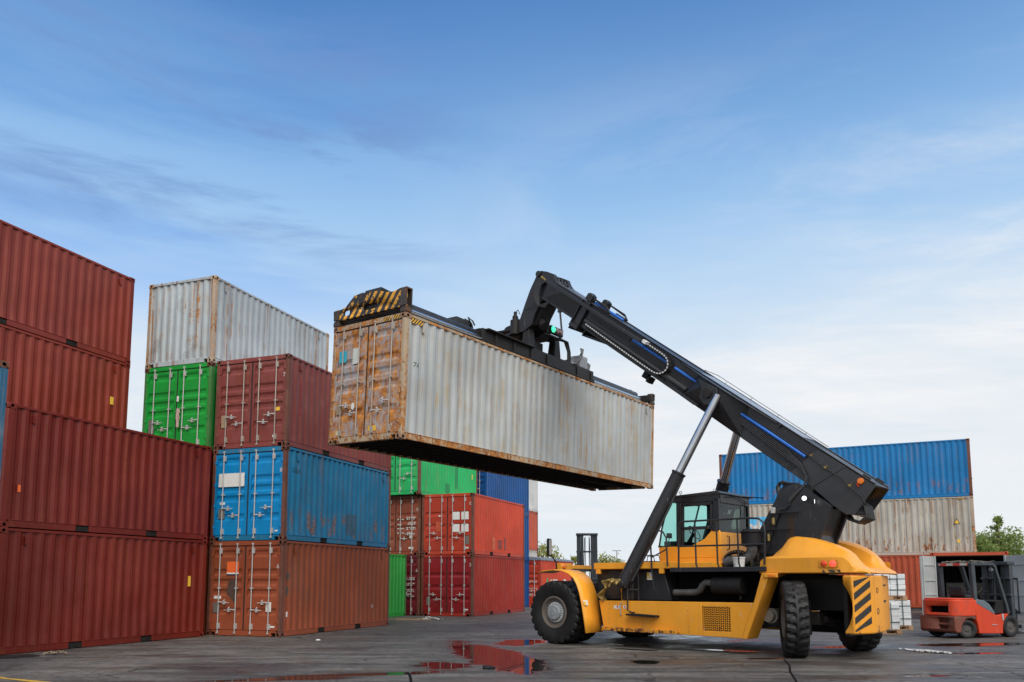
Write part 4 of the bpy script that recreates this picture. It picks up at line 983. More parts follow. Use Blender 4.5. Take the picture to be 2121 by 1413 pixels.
bpart('cylinder_bracket', mb, M['black'], .012)
mb = MB()
for s in (-1, 1):
    mb.cyl((4.20, s * .40, -.26), (4.20, s * .80, -.26), .12, n=20)
    for a in range(5): mb.cyl((4.20 + .08 * math.cos(a * 1.2566), s * .80, -.26 + .08 * math.sin(a * 1.2566)), (4.20 + .08 * math.cos(a * 1.2566), s * .815, -.26 + .08 * math.sin(a * 1.2566)), .014, n=6)
bpart('cylinder_pin', mb, M['dirt_and_shade_black'], .006)
# diagonal reinforcement plate near the pivot, lightened in colour for its sheen, and rear flare
mb = MB()
for s in (-1, 1):
    mb.prism([(.72, -.02), (1.42, -.04), (1.63, -.735), (1.05, -.745)], *sorted((s * .408, s * .432)), 'y')
    mb.prism([(.0, -.02), (.72, -.02), (1.05, -.745), (.5, -.815), (.14, -.815), (0, -.715)], *sorted((s * .408, s * .420)), 'y')
bpart('reinforcement_plate', mb, steel_paint('black_plate_with_sheen', (.040, .042, .047), rust=.12, streak=.1, fade=.2, rough=.30, seed=53, fadecol=(.08, .08, .08)), .006)
mb = MB()
for s_ in (-1, 1): mb.prism([(9.08, -.66), (8.86, -.66), (8.86, .0), (9.08, .0)], *sorted((s_ * .412, s_ * .445)), 'y'); mb.box(8.80, 8.86, *sorted((s_ * .412, s_ * .50)), -.72, -.0); mb.box(9.08, 9.13, *sorted((s_ * .34, s_ * .50)), -.74, -.0)
mb.box(8.80, 9.13, -.50, .50, -.78, -.662); mb.box(9.085, 9.125, -.46, .46, -.86, -.78); mb.box(8.62, 8.66, -.36, .36, -.84, -.66)
mb.prism([(8.86, .022), (8.88, .20), (9.0, .24), (9.08, .20), (9.10, .022)], .25, .44, 'y'); mb.prism([(8.86, .022), (8.88, .20), (9.0, .24), (9.08, .20), (9.10, .022)], -.44, -.25, 'y')
mb.prism([(8.62, -.84), (8.62, -.78), (8.2, -.69), (7.9, -.70)], -.30, .30, 'y')
col = bpart('boom_collar', mb, M['black'], .012)
mb = MB()
for s in (-1, 1):
    mb.box(8.15, 8.55, *sorted((s * .34, s * .42)), .022, .07); mb.prism([(8.85, .13), (8.85, .17), (8.3, .16), (8.12, .06), (8.12, .022), (8.25, .09)], *sorted((s * .38, s * .43)), 'y')
bpart('slide_pad_housing', mb, M['dirt_and_shade_black'], .01)
# inner boom and gooseneck head
mb = MB(); mb.prism([(8.6, -.08), (8.6, -.60), (10.35, -.59), (10.7, -.45), (10.7, -.08)], -.33, .33, 'y')
IB = bpart('inner_boom', mb, M['dirt_and_shade_black'], .012)
mb = MB()
for s in (-1, 1): mb.box(8.0, 10.95, *sorted((s * .33, s * .375)), -.12, -.02) ; mb.box(9.2, 10.6, *sorted((s * .33, s * .36)), -.61, -.55); mb.box(6.68, 10.55, *sorted((s * .505, s * .60)), -.155, -.065); mb.box(10.3, 10.5, *sorted((s * .34, s * .505)), -.15, -.07)
bpart('boom_rail', mb, M['black'], .008, label=None)
mb = MB(); mb.box(7.6, 10.9, -.30, .30, -.08, .0); bpart('boom_top_plate', mb, plain('grey_boom_top', (.10, .105, .11), .35, 0, .2, 4), .01)
# neck: built in machine axes, leaning to its right as it goes down
def skew(p):
    x, y, z = p; t = max(0, min(1, (10.1 - z) / 1.4)); return (x, y - .06 * t, z)
mb = MB()
npoly = [(1.30, 9.98), (1.55, 10.12), (1.78, 10.21), (1.90, 10.18), (1.97, 10.06), (2.20, 9.75), (2.41, 9.38), (2.60, 9.02), (2.86, 8.72), (3.25, 8.66), (3.25, 8.60), (2.45, 8.60), (2.16, 8.74), (2.05, 9.0), (1.78, 9.35), (1.48, 9.26), (1.05, 9.3)]
for y0, y1 in ((.24, .36), (-.36, -.24)):
    o_ = len(mb.v); mb.prism(npoly, y0, y1, 'y'); mb.v[o_:] = [skew(p) for p in mb.v[o_:]]
nk = part('gooseneck', mb, M['black'], .012)
mb = MB(); o_ = 0
mb.prism([(1.35, 9.85), (1.72, 10.12), (2.10, 9.70), (2.32, 9.2), (2.45, 8.75), (2.1, 8.72), (1.75, 9.3)], -.25, .25, 'y'); mb.v[:] = [skew(p) for p in mb.v]
part('neck_core', mb, M['dirt_and_shade_black'], .01, parent=nk)
mb = MB(); mb.cyl((1.84, -.42, 10.12), (1.84, .42, 10.12), .085, n=20); part('head_pin', mb, M['black'], .008, parent=nk)
mb = MB(); mb.cyl((2.25, .02, 9.1), (1.95, -.02, 8.72), .16, n=20); mb.cyl((2.72, .22, 8.86), (2.72, .27, 8.86), .085, n=20); part('tilt_damper', mb, M['dirt_and_shade_black'], parent=nk)
mb = MB(); mb.cyl((2.72, .08, 8.90), (2.72, .12, 8.90), .10, n=20); part('pivot_cap', mb, plain('rusty_red_cap', (.16, .05, .035), .6, 0, .3, 14), .005, parent=nk)
mb = MB(); mb.cyl((1.42, -.05, 9.28), (1.42, -.05, 9.02), .07, n=12); mb.cyl((1.42, -.05, 9.05), (1.52, -.25, 8.55), .028, n=10); part('damper_rod', mb, M['steel'], parent=nk)
mb = MB()
for k in range(7):
    d = .03 * k
    mb.tube([(1.72 - d, .40, 10.02 - .03 * k), (1.86 - d, .46, 9.75), (1.93 - d * .6, .47 - .01 * k, 9.45), (1.85 - d * .4, .42, 9.18), (1.62 - d, .36, 9.10 + .02 * k)], .016, 7)
mb.tube([(2.05, .30, 9.2), (2.25, .28, 9.02), (2.3, .2, 8.8)], .016, 7); mb.tube([(2.45, .30, 9.25), (2.2, .38, 9.2), (2.0, .42, 9.3)], .010, 6)
part('neck_hose', mb, M['hose'], parent=nk)
mb = MB()
for k in range(7): mb.cyl((1.72 - .03 * k, .37, 10.02 - .03 * k), (1.72 - .03 * k, .43, 9.98 - .03 * k), .022, n=8)
part('hose_fitting', mb, M['brass'], parent=nk)
# energy chain, blue pipes, hose bundles on the near side of the boom
mb = MB()
yb = .415
ch = [(8.55, -.50), (8.0, -.52), (7.34, -.535), (6.6, -.555), (5.95, -.565), (5.78, -.545), (5.66, -.46), (5.61, -.34), (5.64, -.22), (5.73, -.13), (5.86, -.085), (6.1, -.075), (6.54, -.07)]
def resample(p, step):
    out = [Vector((p[0][0], 0, p[0][1]))]; acc = 0
    for a, b in zip(p, p[1:]):
        A, B = Vector((a[0], 0, a[1])), Vector((b[0], 0, b[1])); L_ = (B - A).length; d = step - acc
        while d <= L_: out.append(A + (B - A) * d / L_); d += step
        acc = L_ - (d - step)
    return out
cps = resample(ch, .085)
for a, b in zip(cps, cps[1:]):
    t_ = (b - a).normalized(); n_ = Vector((-t_.z, 0, t_.x)); c_ = (a + b) / 2
    mm = Matrix(((t_.x, 0, n_.x, c_.x), (0, 1, 0, yb + .03), (t_.z, 0, n_.z, c_.z), (0, 0, 0, 1)))
    mb.box(-.039, .039, 0, .13, -.026, .026, 0, mm)
ec = bpart('energy_chain', mb, M['hose'], 0); ec['kind'] = 'stuff'
mb = MB()
for a, b in zip(cps, cps[1:]):
    t_ = (b - a).normalized(); n_ = Vector((-t_.z, 0, t_.x)); c_ = (a + b) / 2
    mm = Matrix(((t_.x, 0, n_.x, c_.x), (0, 1, 0, yb + .161), (t_.z, 0, n_.z, c_.z), (0, 0, 0, 1)))
    mb.box(-.027, .027, 0, .004, -.013, .013, 0, mm)
cd = bpart('chain_marking', mb, M['white']); cd['kind'] = 'stuff'
mb = MB(); mb.box(6.52, 6.66, yb + .02, yb + .17, -.115, -.03); bpart('chain_anchor', mb, M['pvcwhite'], .006)
mb = MB(); mb.box(5.6, 8.6, yb, yb + .06, -.61, -.585); mb.prism([(5.2, -.60), (5.5, -.66), (4.5, -.69), (4.35, -.62)], yb, yb + .10, 'y'); bpart('chain_tray', mb, M['black'], .006)
for s0, s1, nn in ((5.68, 7.01, -.20), (4.73, 5.50, -.215), (7.65, 8.75, .075), (1.54, 3.37, -.27)):
    mb = MB()
    if nn > 0: mb.tube([(s0, .36, nn), (s1, .36, nn)], .036, 12)
    else: mb.tube([(s0, yb + .035, nn - (.02 if s0 < 2 else 0)), (s1, yb + .035, nn)], .036, 12)
    bpart('blue_pipe', mb, M['blue'])
mb = MB()
for k in range(6): mb.tube([(4.75, yb + .02, -.29 - .028 * k), (7.1, yb + .02, -.29 - .028 * k)], .011, 6)
for k in range(8): mb.tube([(7.1, yb + .02, -.17 - .022 * k), (8.65, yb + .02, -.15 - .022 * k)], .009, 6)
mb.tube([(4.9, yb + .03, -.50), (8.7, yb + .03, -.45)], .065, 12)
bpart('pipe_bundle', mb, M['hose'])
mb = MB()
for k in range(5):
    o_ = .036 * k
    mb.tube([(3.35, yb + .03, -.33 - o_ * .8), (2.5, yb + .03, -.35 - o_), (1.95, yb + .04, -.38 - o_), (1.55 - o_ * .2, yb + .06, -.45 - o_ * .6), (1.27 - o_ * .3, yb + .09, -.60 - o_ * .2), (1.17 + o_ * .1, yb + .13, -.80), (1.20 + o_ * .2, yb + .16, -1.05 + o_ * .3), (1.22 + o_ * .3, yb + .17, -1.26 + o_ * .4)], .017, 8)
bpart('hose_bundle', mb, M['hose'])
mb = MB(); mb.tube([(2.75, yb + .03, -.20), (2.0, yb + .04, -.23), (1.45, yb + .05, -.22), (1.05, yb + .04, -.26), (.62, yb + .05, -.24), (.42, yb + .04, -.30), (.1, yb + .03, -.34), (-.02, yb + .0, -.42)], .014, 8); bpart('cable', mb, M['hose'])
mb = MB()
for a, n_ in ((1.45, -.21), (1.05, -.25), (.42, -.29)): mb.box(a - .03, a + .03, yb, yb + .06, n_ - .015, n_ + .015); mb.cyl((a, yb + .02, n_ + .02), (a, yb + .02, n_ + .06), .012, n=6)
bpart('cable_clip', mb, M['brass'])
mb = MB(); mb.lathe([(0, .0), (.062, .0), (.066, .012), (.06, .05), (.0, .06)], 20, M=Matrix.Translation((.29, yb + .008, -.095)), axis='y'); bpart('side_marker_lamp', mb, M['amber'])
mb = MB(); mb.tube([(.33, yb, -.17), (.30, yb + .03, -.19), (.27, yb, -.21)], .018, 8); bpart('lifting_lug', mb, M['orangelens'])
mb = MB(); mb.box(2.40, 2.44, yb, yb + .05, -.08, .02); mb.box(.16, .34, -.42, -.38, .02, .06); mb.box(.16, .34, .38, .42, .02, .06); bpart('lug', mb, M['black'], .005)
mb = MB()
for k in range(6):
    mb.tube([(.25, .28 - .09 * k, -.45), (-.02, .28 - .085 * k, -.50), (-.15 - .01 * k, .26 - .08 * k, -.66), (-.10, .25 - .07 * k, -.84), (.12, .22 - .06 * k, -.90), (.35, .2 - .05 * k, -.80)], .026, 8)
bpart('tail_hose', mb, M['hose'])
mb = MB(); mb.prism([(5.55, .66 - .66), (5.55, 0)], 0, 1) if False else None
# guard rails lying along the boom top
mb = MB()
for s in (-1,):
    mb.tube([(1.6, s * .44, .05), (4.9, s * .44, .09), (5.3, s * .44, .03)], .010, 6)
    for a in (2.2, 3.0, 3.8, 4.6): mb.cyl((a, s * .44, .0), (a, s * .44, .07), .008, n=6)
bpart('boom_top_rail', mb, M['steel'])
mb = MB(); mb.box(1.9, 4.9, -.34, .34, .001, .014); bpart('walkway_plate', mb, plain('bright_walkway', (.45, .46, .48), .3, .6, .15, 5), 0)
mb = MB(); mb.box(6.05, 6.17, .10, .30, -.90, -.74); mb.box(6.2, 6.36, .12, .28, -.86, -.70); mb.cyl((6.1, .3, -.80), (6.1, .36, -.80), .05, n=10); bpart('under_boom_lamp', mb, M['matblack'], .01)
mb = MB()
for k in range(5): mb.tube([(10.55 - .16 * k, .2, .02), (10.5 - .16 * k, .24, .12 - .01 * k), (10.4 - .16 * k, .22, .02)], .012, 6)
mb.box(10.1, 10.3, .1, .25, .0, .06); bpart('boom_tip_fittings', mb, M['hose'])
# --- tower carrying the boom
mb = MB()
mb.box(-5.82, -4.62, -.44, .44, 1.75, 2.5); mb.prism([(-4.9, 2.4), (-5.3, 3.2), (-6.05, 3.0), (-5.8, 2.4)], -.44, .44, 'y')
TW = part('boom_tower', mb, M['black'], .015)
for s in (-1, 1):
    tpl = part('tower_plate', MB().prism([(-4.35, 1.75), (-4.54, 2.56), (-4.93, 3.20), (-4.99, 3.32), (-4.96, 3.50), (-5.02, 3.60), (-5.12, 3.64), (-5.28, 3.58), (-5.46, 3.56), (-6.14, 3.02), (-5.86, 2.35), (-5.75, 1.75)], *sorted((s * .44, s * .54)), 'y'), M['black'], 0, parent=TW)
    cut(tpl, [MB().cyl((-5.08, s * .3, 3.52), (-5.08, s * .7, 3.52), .05, n=16)])
mb = MB(); mb.cyl((-5.62, -.435, 3.42), (-5.62, .435, 3.42), .12, n=20); part('boom_pivot_pin', mb, M['dirt_and_shade_black'], .008, parent=TW)
mb = MB(); mb.prism([(-5.22, 2.9), (-5.36, 2.9), (-5.30, 1.9), (-5.08, 1.9)], .541, .544, 'y'); part('rust_run', mb, steel_paint('rust_run_steel', (.045, .028, .02), rust=.35, streak=.7, fade=.2, rough=.5, seed=51, fadecol=(.10, .05, .03)), parent=TW)
mb = MB()
for k in range(6): mb.tube([(-5.28 + .02 * k, .60, 3.10 - .02 * k), (-5.08 + .035 * k, .62, 3.0), (-4.96 + .035 * k, .60, 2.75), (-4.78 + .035 * k, .58, 2.3), (-4.62 + .035 * k, .57, 1.8)], .017, 8)
part('tower_hose', mb, M['hose'], parent=TW)
for z in (2.95, 2.6, 2.1): part('hose_clamp', MB().box(-5.28 + (z - 2.6) * -.6, -4.72 + (z - 2.6) * -.6, .585, .645, z - .012, z + .012), M['black'], parent=TW)
mb = MB(); mb.box(-4.98, -4.90, .60, .70, 2.93, 3.06); part('sensor_box', mb, plain('pale_grey_box', (.45, .45, .44), .4), .01, parent=TW)
mb = MB(); mb.cyl((-4.92, .62, 2.84), (-4.92, .62, 2.70), .035, n=10); mb.cyl((-4.80, .62, 2.5), (-4.80, .62, 2.35), .03, n=10); part('fitting', mb, M['brass'], parent=TW)
mb = MB(); mb.box(-4.62, -4.36, .52, .86, 2.22, 2.56); part('control_box', mb, M['black'], .012)
for (x, y, z, rz) in ((-5.63, .66, 3.21, 0), (-5.83, .64, 3.13, 100)):
    h = MB(); mt = Matrix.Translation((x, y, z)) @ Matrix.Rotation(R(rz + 8), 4, 'Z')
    h.lathe([(.0, -.05), (.042, -.04), (.055, .0), (.052, .004)], 20, M=mt, axis='y'); wl_ = part('work_lamp', h, M['matblack'])
    h = MB(); h.lathe([(.0, .012), (.036, .008), (.048, .002)], 20, M=mt, axis='y'); part('lamp_lens', h, M['lampwhite'], parent=wl_)
# --- rear hood: two lobes with a valley
sec = []
def hood_section(x, yo, zt, zval, zb=1.645, zc=1.98):
    zc = min(zc, zt)
    half = [(yo - .03, zb), (yo, zb + .02), (yo, zc - .03), (yo - .05, zc), (yo - .07, zc + (zt - zc) * .08), (yo - .30, zt - (zt - zc) * .10), (yo - .42, zt), (.78, zt + .0), (.66, zt - .05 * (zt > zval + .1)), (.58, lerp(zt, zval, .75)), (.52, zval), (.2, zval)]
    pts = [(x, y, z) for y, z in half] + [(x + max(0, min(1, (-6.0 - x) / .7)) * .17 * y, -y, z) for y, z in reversed(half)]
    return pts
ST = [(-4.98, 1.50, 1.70, 1.68), (-5.02, 1.52, 1.92, 1.75), (-5.10, 1.52, 1.99, 1.78), (-5.24, 1.52, 2.02, 1.8), (-5.36, 1.52, 2.20, 1.8), (-5.50, 1.52, 2.38, 1.8), (-5.62, 1.52, 2.40, 1.8), (-5.85, 1.52, 2.37, 1.8), (-6.1, 1.52, 2.30, 1.8), (-6.35, 1.51, 2.21, 1.79), (-6.55, 1.49, 2.11, 1.78), (-6.66, 1.46, 2.02, 1.77), (-6.74, 1.42, 1.90, 1.76), (-6.80, 1.42, 1.80, 1.74), (-6.90, 1.34, 1.74, 1.71), (-7.0, 1.20, 1.69, 1.68), (-7.03, 1.12, 1.65, 1.65)]
mb = MB(); V = []
for x, yo, zt, zv in ST: V += hood_section(x, yo, zt, zv)
k = 24; F = []
for i in range(len(ST) - 1):
    for j in range(k): F.append((i * k + j, i * k + (j + 1) % k, (i + 1) * k + (j + 1) % k, (i + 1) * k + j))
F.append(list(range(k))); F.append([(len(ST) - 1) * k + j for j in range(k)][::-1])
mb.add(V, F)
HO = part('rear_hood', mb, M['yellow'], 0, smooth=42)
def tail_lamp(x, y, z, s):
    h = MB(); yy = s * y
    h.prism([(x + .19, z - .06), (x + .15, z - .075), (x - .15, z - .075), (x - .19, z - .06), (x - .19, z + .06), (x - .15, z + .075), (x + .15, z + .075), (x + .19, z + .06)], *sorted((yy, yy + s * .012)), 'y')
    hb = part('tail_lamp', h, M['yellowdirty'], .004)
    for dx, mt in ((.085, M['orangelens']), (-.085, M['redlens'])):
        l = MB(); l.lathe([(0, .028), (.04, .024), (.058, .012), (.062, .0)], 20, M=Matrix.Translation((x + dx, yy + s * .013, z)) @ Matrix.Rotation(0 if s > 0 else PI, 4, 'Z'), axis='y'); part('lamp_lens', l, mt, parent=hb)
for s in (1, -1): tail_lamp(-6.40, 1.52, 1.83, s)
b_ = MB(); b_.box(-6.62, -6.28, 1.5215, 1.524, 1.66, 1.715); part('hazard_strip', b_, hazard('worn_hazard_strip', (.72, .36, .05), (.05, .04, .03), .16, (1, 0, -.9), 1.0, 8))
h = MB(); h.box(-5.42, -5.14, 1.60, 1.65, 1.56, 1.645); sm = part('side_marker', h, M['yellow'], .012)
h = MB(); h.box(-5.38, -5.24, 1.65, 1.665, 1.578, 1.628); part('lamp_lens', h, M['amber'], .006, parent=sm)
# --- counterweight
mb = MB()
plan = [(-6.62, 1.45), (-6.80, 1.45), (-7.02, 1.06), (-7.02, .5), (-6.86, -.3), (-6.72, -.9), (-6.52, -1.36), (-6.40, -1.36), (-6.40, -1.0), (-6.62, 1.0)]
mb.prism(plan, .50, 1.605, 'z')
CW = part('counterweight', mb, M['yellowdirty'], .03, seg=3)
cut(CW, [MB().cyl((-6.07, .9, .99), (-6.07, 1.7, .99), .72, n=48), MB().cyl((-5.87, -1.7, .99), (-5.87, -.9, .99), .72, n=48)])
mb = MB(); a0, b0 = Vector((-6.80, 1.45, 0)), Vector((-7.02, 1.06, 0)); ed = (b0 - a0); ln = ed.length; ed.normalize(); nrm = Vector((-ed.y, ed.x, 0)); nrm = nrm if nrm.y > 0 else -nrm
nrm = Vector((-.871, .491, 0))
for z0 in (.45, .68, .91, 1.14, 1.37):
    pts = []
    q_ = [(.03, z0), (.03, z0 + .13), (ln - .03, z0 + .38), (ln - .03, z0 + .25)]
    q_ = [(a_, min(max(z_, .54), 1.585)) for a_, z_ in q_]
    mb.add([a0 + ed * a_ + Vector((0, 0, z_)) + nrm * .006 for a_, z_ in q_], [(0, 1, 2, 3)])
part('warning_stripes', mb, plain('black_stripe_paint', (.022, .022, .022), .5, 0, .2, 14), parent=CW, norm=False)
mb = MB()
for (x, y, z, r_) in ((-7.03, .75, .92, .055), (-7.03, .75, 1.32, .05)): mb.lathe([(0, -.0), (.03, -.002), (r_, .012), (r_ + .012, 0)], 16, M=Matrix.Translation((x + .014, y, z)) @ Matrix.Rotation(PI / 2, 4, 'Z'), axis='y')
mb.box(-6.965, -6.9, .05, .30, 1.40, 1.43); mb.box(-6.965, -6.9, .08, .28, 1.08, 1.12)
part('towing_recess', mb, M['dirt_and_shade_black'], parent=CW)
# --- cab
mb = MB()   # yellow lower body
mb.prism([(-2.16, 1.90), (-2.14, 2.28), (-2.66, 2.285), (-2.66, 1.90)], -.74, .74, 'y')
mb.box(-3.72, -2.66, -.74, .74, 1.90, 2.02)
for s in (-1, 1):
    mb.prism([(-2.66, 2.02), (-2.66, 2.29), (-3.02, 2.30), (-3.34, 2.44), (-3.52, 2.62), (-3.72, 2.62), (-3.72, 2.02)], *sorted((s * .69, s * .745)), 'y')
mb.box(-3.74, -3.66, -.74, .74, 2.0, 2.585)
CB = part('cab_body', mb, M['yellow'], .010)
mb = MB()   # black frame
for s in (-1, 1):
    def col_(pts): mb.prism(pts, *sorted((s * .685, s * .755)), 'y')
    col_([(-2.62, 2.29), (-2.74, 2.29), (-2.76, 3.34), (-2.64, 3.34)]); col_([(-3.56, 2.60), (-3.70, 2.60), (-3.73, 3.34), (-3.58, 3.34)])
    col_([(-2.64, 3.28), (-3.70, 3.28), (-3.73, 3.44), (-2.62, 3.42)])
    col_([(-2.80, 3.20), (-2.75, 3.27), (-3.56, 3.27), (-3.52, 3.20)]); col_([(-2.76, 2.66), (-2.76, 2.73), (-3.56, 2.73), (-3.56, 2.66)])
    col_([(-2.76, 2.30), (-2.80, 2.30), (-2.82, 3.21), (-2.77, 3.21)]); col_([(-3.48, 2.66), (-3.55, 2.60), (-3.56, 3.21), (-3.50, 3.21)])
    mb.tube([(-2.14, s * .72, 2.28), (-2.22, s * .72, 2.7), (-2.42, s * .72, 3.36)], .022, 8)
    mb.prism([(-2.40, 3.36), (-2.38, 3.40), (-2.66, 3.42), (-2.66, 3.32)], *sorted((s * .60, s * .745)), 'y')
mb.box(-3.735, -3.67, -.685, .685, 3.24, 3.44); mb.box(-3.735, -3.69, -.74, -.66, 2.60, 3.3); mb.box(-3.73, -3.66, -.69, .69, 2.585, 2.625); mb.box(-2.17, -2.11, -.73, .73, 2.28, 2.32); mb.box(-2.46, -2.38, -.7, .7, 3.33, 3.40)
mb.prism([(-2.36, 3.40), (-2.40, 3.44), (-2.66, 3.47), (-3.70, 3.51), (-3.78, 3.45), (-3.76, 3.43), (-2.66, 3.415)], -.77, .77, 'y')
part('cab_frame', mb, M['black'], .008, parent=CB)
def pane(pts, mat, nm='window_pane'):
    b = MB(); b.add(pts, [list(range(len(pts)))]); return part(nm, b, mat, parent=CB, norm=False)
pane([(-2.13, -.72, 2.31), (-2.13, .72, 2.31), (-2.41, .72, 3.35), (-2.41, -.72, 3.35)], M['glass'], 'windscreen')
for s in (-1, 1):
    pane([(-2.14, s * .728, 2.30), (-2.64, s * .728, 2.30), (-2.66, s * .728, 3.34), (-2.41, s * .728, 3.36)], M['glass'])
    pane([(-2.80, s * .725, 2.72), (-3.50, s * .725, 2.72), (-3.50, s * .725, 3.21), (-2.80, s * .725, 3.21)], M['glass'])
    pane([(-2.78, s * .725, 2.30), (-3.02, s * .725, 2.305), (-3.34, s * .725, 2.45), (-3.50, s * .725, 2.62), (-3.50, s * .725, 2.67), (-2.78, s * .725, 2.67)], M['glassdark'])
pane([(-3.70, -.66, 2.62), (-3.70, .685, 2.62), (-3.70, .685, 3.25), (-3.70, -.66, 3.25)], M['glassdark'], 'rear_window')
mb = MB(); mb.box(-3.35, -2.90, -.26, .26, 2.05, 2.45); mb.prism([(-3.50, 2.40), (-3.36, 2.40), (-3.40, 3.05), (-3.52, 3.05)], -.25, .25, 'y'); mb.prism([(-3.52, 3.06), (-3.42, 3.06), (-3.43, 3.22), (-3.51, 3.22)], -.13, .13, 'y'); part('driver_seat', mb, M['seat'], .04, parent=CB)
mb = MB(); mb.box(-2.50, -2.20, -.6, .6, 2.25, 2.42); mb.cyl((-2.5, 0, 2.40), (-2.66, 0, 2.62), .04); mb.lathe([(.19, -.012), (.205, 0), (.19, .012), (.178, 0), (.19, -.012)], 28, M=Matrix.Translation((-2.67, 0, 2.64)) @ Matrix.Rotation(R(-55), 4, 'Y')); part('dashboard', mb, M['seat'], .01, parent=CB)
mb = MB(); mb.box(-2.95, -2.92, -.50, -.34, 2.86, 3.06); part('monitor', mb, M['screen'], .005, parent=CB)
mb = MB(); mb.prism([(-2.95, 2.30), (-3.10, 2.30), (-3.45, 3.28), (-3.40, 3.28)], -.66, -.60, 'y'); mb.box(-3.55, -2.8, -.68, -.66, 2.3, 2.72); part('cab_inner_post', mb, M['seat'], .005, parent=CB)
mb = MB()
for x, y in ((-2.72, .68), (-3.50, -.2), (-3.55, .6)): mb.lathe([(.03, -.008), (.038, 0), (.03, .008), (.022, 0), (.03, -.008)], 16, M=Matrix.Translation((x, y, 3.54)) @ Matrix.Rotation(R(40), 4, 'Z'), axis='y'); mb.cyl((x, y, 3.46), (x, y, 3.51), .010, n=6)
part('lifting_eye', mb, M['steel'], parent=CB)
mb = MB(); mb.tube([(-3.76, .50, 3.38), (-3.78, .0, 3.42), (-3.77, -.6, 3.30)], .010, 6); mb.tube([(-3.76, -.45, 3.32), (-3.745, -.42, 2.95)], .009, 6); mb.tube([(-3.77, .1, 3.42), (-4.2, -.5, 3.40)], .012, 6); part('rear_wiper', mb, M['matblack'], parent=CB)
mb = MB(); mb.tube([(-3.745, .45, 2.50), (-3.80, .45, 2.49), (-3.80, .45, 2.20), (-3.745, .45, 2.19)], .013, 8); part('grab_handle', mb, M['matblack'], parent=CB)
mb = MB(); mb.tube([(-2.2, .5, 2.33), (-2.26, .35, 2.6)], .008, 6); mb.tube([(-2.26, .62, 2.32), (-2.28, .45, 2.52)], .008, 6); mb.box(-2.30, -2.22, .40, .52, 2.50, 2.62); part('windscreen_wiper', mb, M['matblack'], parent=CB)
# --- engine bay behind the cab, exhaust, bucket
mb = MB(); mb.box(-4.90, -3.95, -1.2, .78, 1.78, 1.90); mb.box(-4.60, -4.1, .15, .72, 1.9, 2.1); part('engine_cover', mb, M['dirt_and_shade_black'], .02)
mb = MB(); mb.cyl((-4.55, .92, 2.24), (-4.55, .92, 2.54), .21, n=24); mb.cyl((-4.55, .92, 2.53), (-4.55, .92, 2.60), .24, .17, n=24); part('air_cleaner', mb, M['matblack'], .012)
mb = MB()
pts = []
for i in range(9):
    a = PI * .5 * i / 8; pts.append((-4.28 - .30 * math.sin(a) , .95, 1.92 + .30 * (1 - math.cos(a)) * 1.0))
pts = [(-3.95, .95, 1.88), (-4.05, .95, 1.93)] + pts + [(-4.58, .95, 2.30)]
mb.tube(pts, .115, 16); part('exhaust_elbow', mb, M['exhaust'])
mb = MB()
arc = [(-4.24 + .34 * math.cos(a), .98, 1.84 + .28 * math.sin(a)) for a in [PI * (1.02 - .06 * i) for i in range(15)]]
mb.tube(arc, .045, 10); hg = part('flexible_hose', mb, M['matblack'])
mb = MB()
for x, y, z in arc[::1]: mb.cyl((x, y + .043, z + .01), (x, y + .050, z + .01), .010, n=6)
part('hose_studs', mb, M['brass'], parent=hg)
mb = MB(); pts = [(-2.9, 1.34, 1.24), (-3.15, 1.35, 1.24), (-3.42, 1.35, 1.25), (-3.54, 1.35, 1.30), (-3.60, 1.35, 1.40), (-3.68, 1.35, 1.46), (-3.95, 1.35, 1.46)]
mb.tube(pts, .075, 14); part('intake_pipe', mb, M['exhaust'])
mb = MB(); mb.cyl((-3.85, 1.30, 1.40), (-4.52, 1.30, 1.40), .19, n=24); mb.cyl((-4.45, 1.30, 1.2), (-4.45, 1.30, 1.10), .03, n=8); part('air_filter', mb, M['matblack'], .01)
mb = MB(); mb.box(-5.0, -2.8, .62, 1.0, .95, 1.7); part('engine_block', mb, M['dark'], .02)
# --- platform and railings
mb = MB(); mb.box(-5.15, -2.92, .78, 1.56, 1.69, 1.79); part('platform', mb, M['black'], .008)
mb = MB(); ry = 1.55
mb.tube([(-3.14, ry, 1.79), (-3.16, ry, 2.70), (-3.19, ry, 2.77), (-3.26, ry, 2.79)] + [(-4.78, ry, 2.79), (-5.02, ry, 2.77), (-5.12, ry, 2.69), (-5.15, ry, 2.5), (-5.12, ry, 1.82)], .021, 10)
mb.tube([(-3.15, ry, 2.25), (-5.14, ry, 2.24)], .019, 10)
for x in (-3.56, -4.07, -4.55): mb.tube([(x, ry, 2.79), (x - .01, ry, 1.86), (x - .04, ry, 1.78), (x - .12, ry - .03, 1.76)], .019, 10)
part('railing', mb, M['black'])
mb = MB()
mb.tube([(-2.45, ry, 1.70), (-2.43, ry, 2.45), (-2.50, ry, 2.58), (-2.62, ry, 2.63), (-2.76, ry, 2.58), (-2.84, ry, 2.45), (-2.86, ry, 1.82)], .019, 10)
mb.tube([(-2.45, ry, 2.02), (-2.85, ry, 2.20)], .015, 8); mb.tube([(-2.45, ry, 1.70), (-2.50, ry, 1.32), (-2.58, ry, 1.28)], .015, 8)
part('entry_handrail', mb, M['black'])
mb = MB()
mb.tube([(-2.06, 1.50, 1.05), (-2.06, 1.52, 1.82), (-2.0, 1.55, 1.96), (-1.92, 1.57, 2.0), (-1.86, 1.60, 1.93), (-1.85, 1.62, 1.8), (-1.86, 1.66, .84), (-1.95, 1.66, .79)], .017, 8)
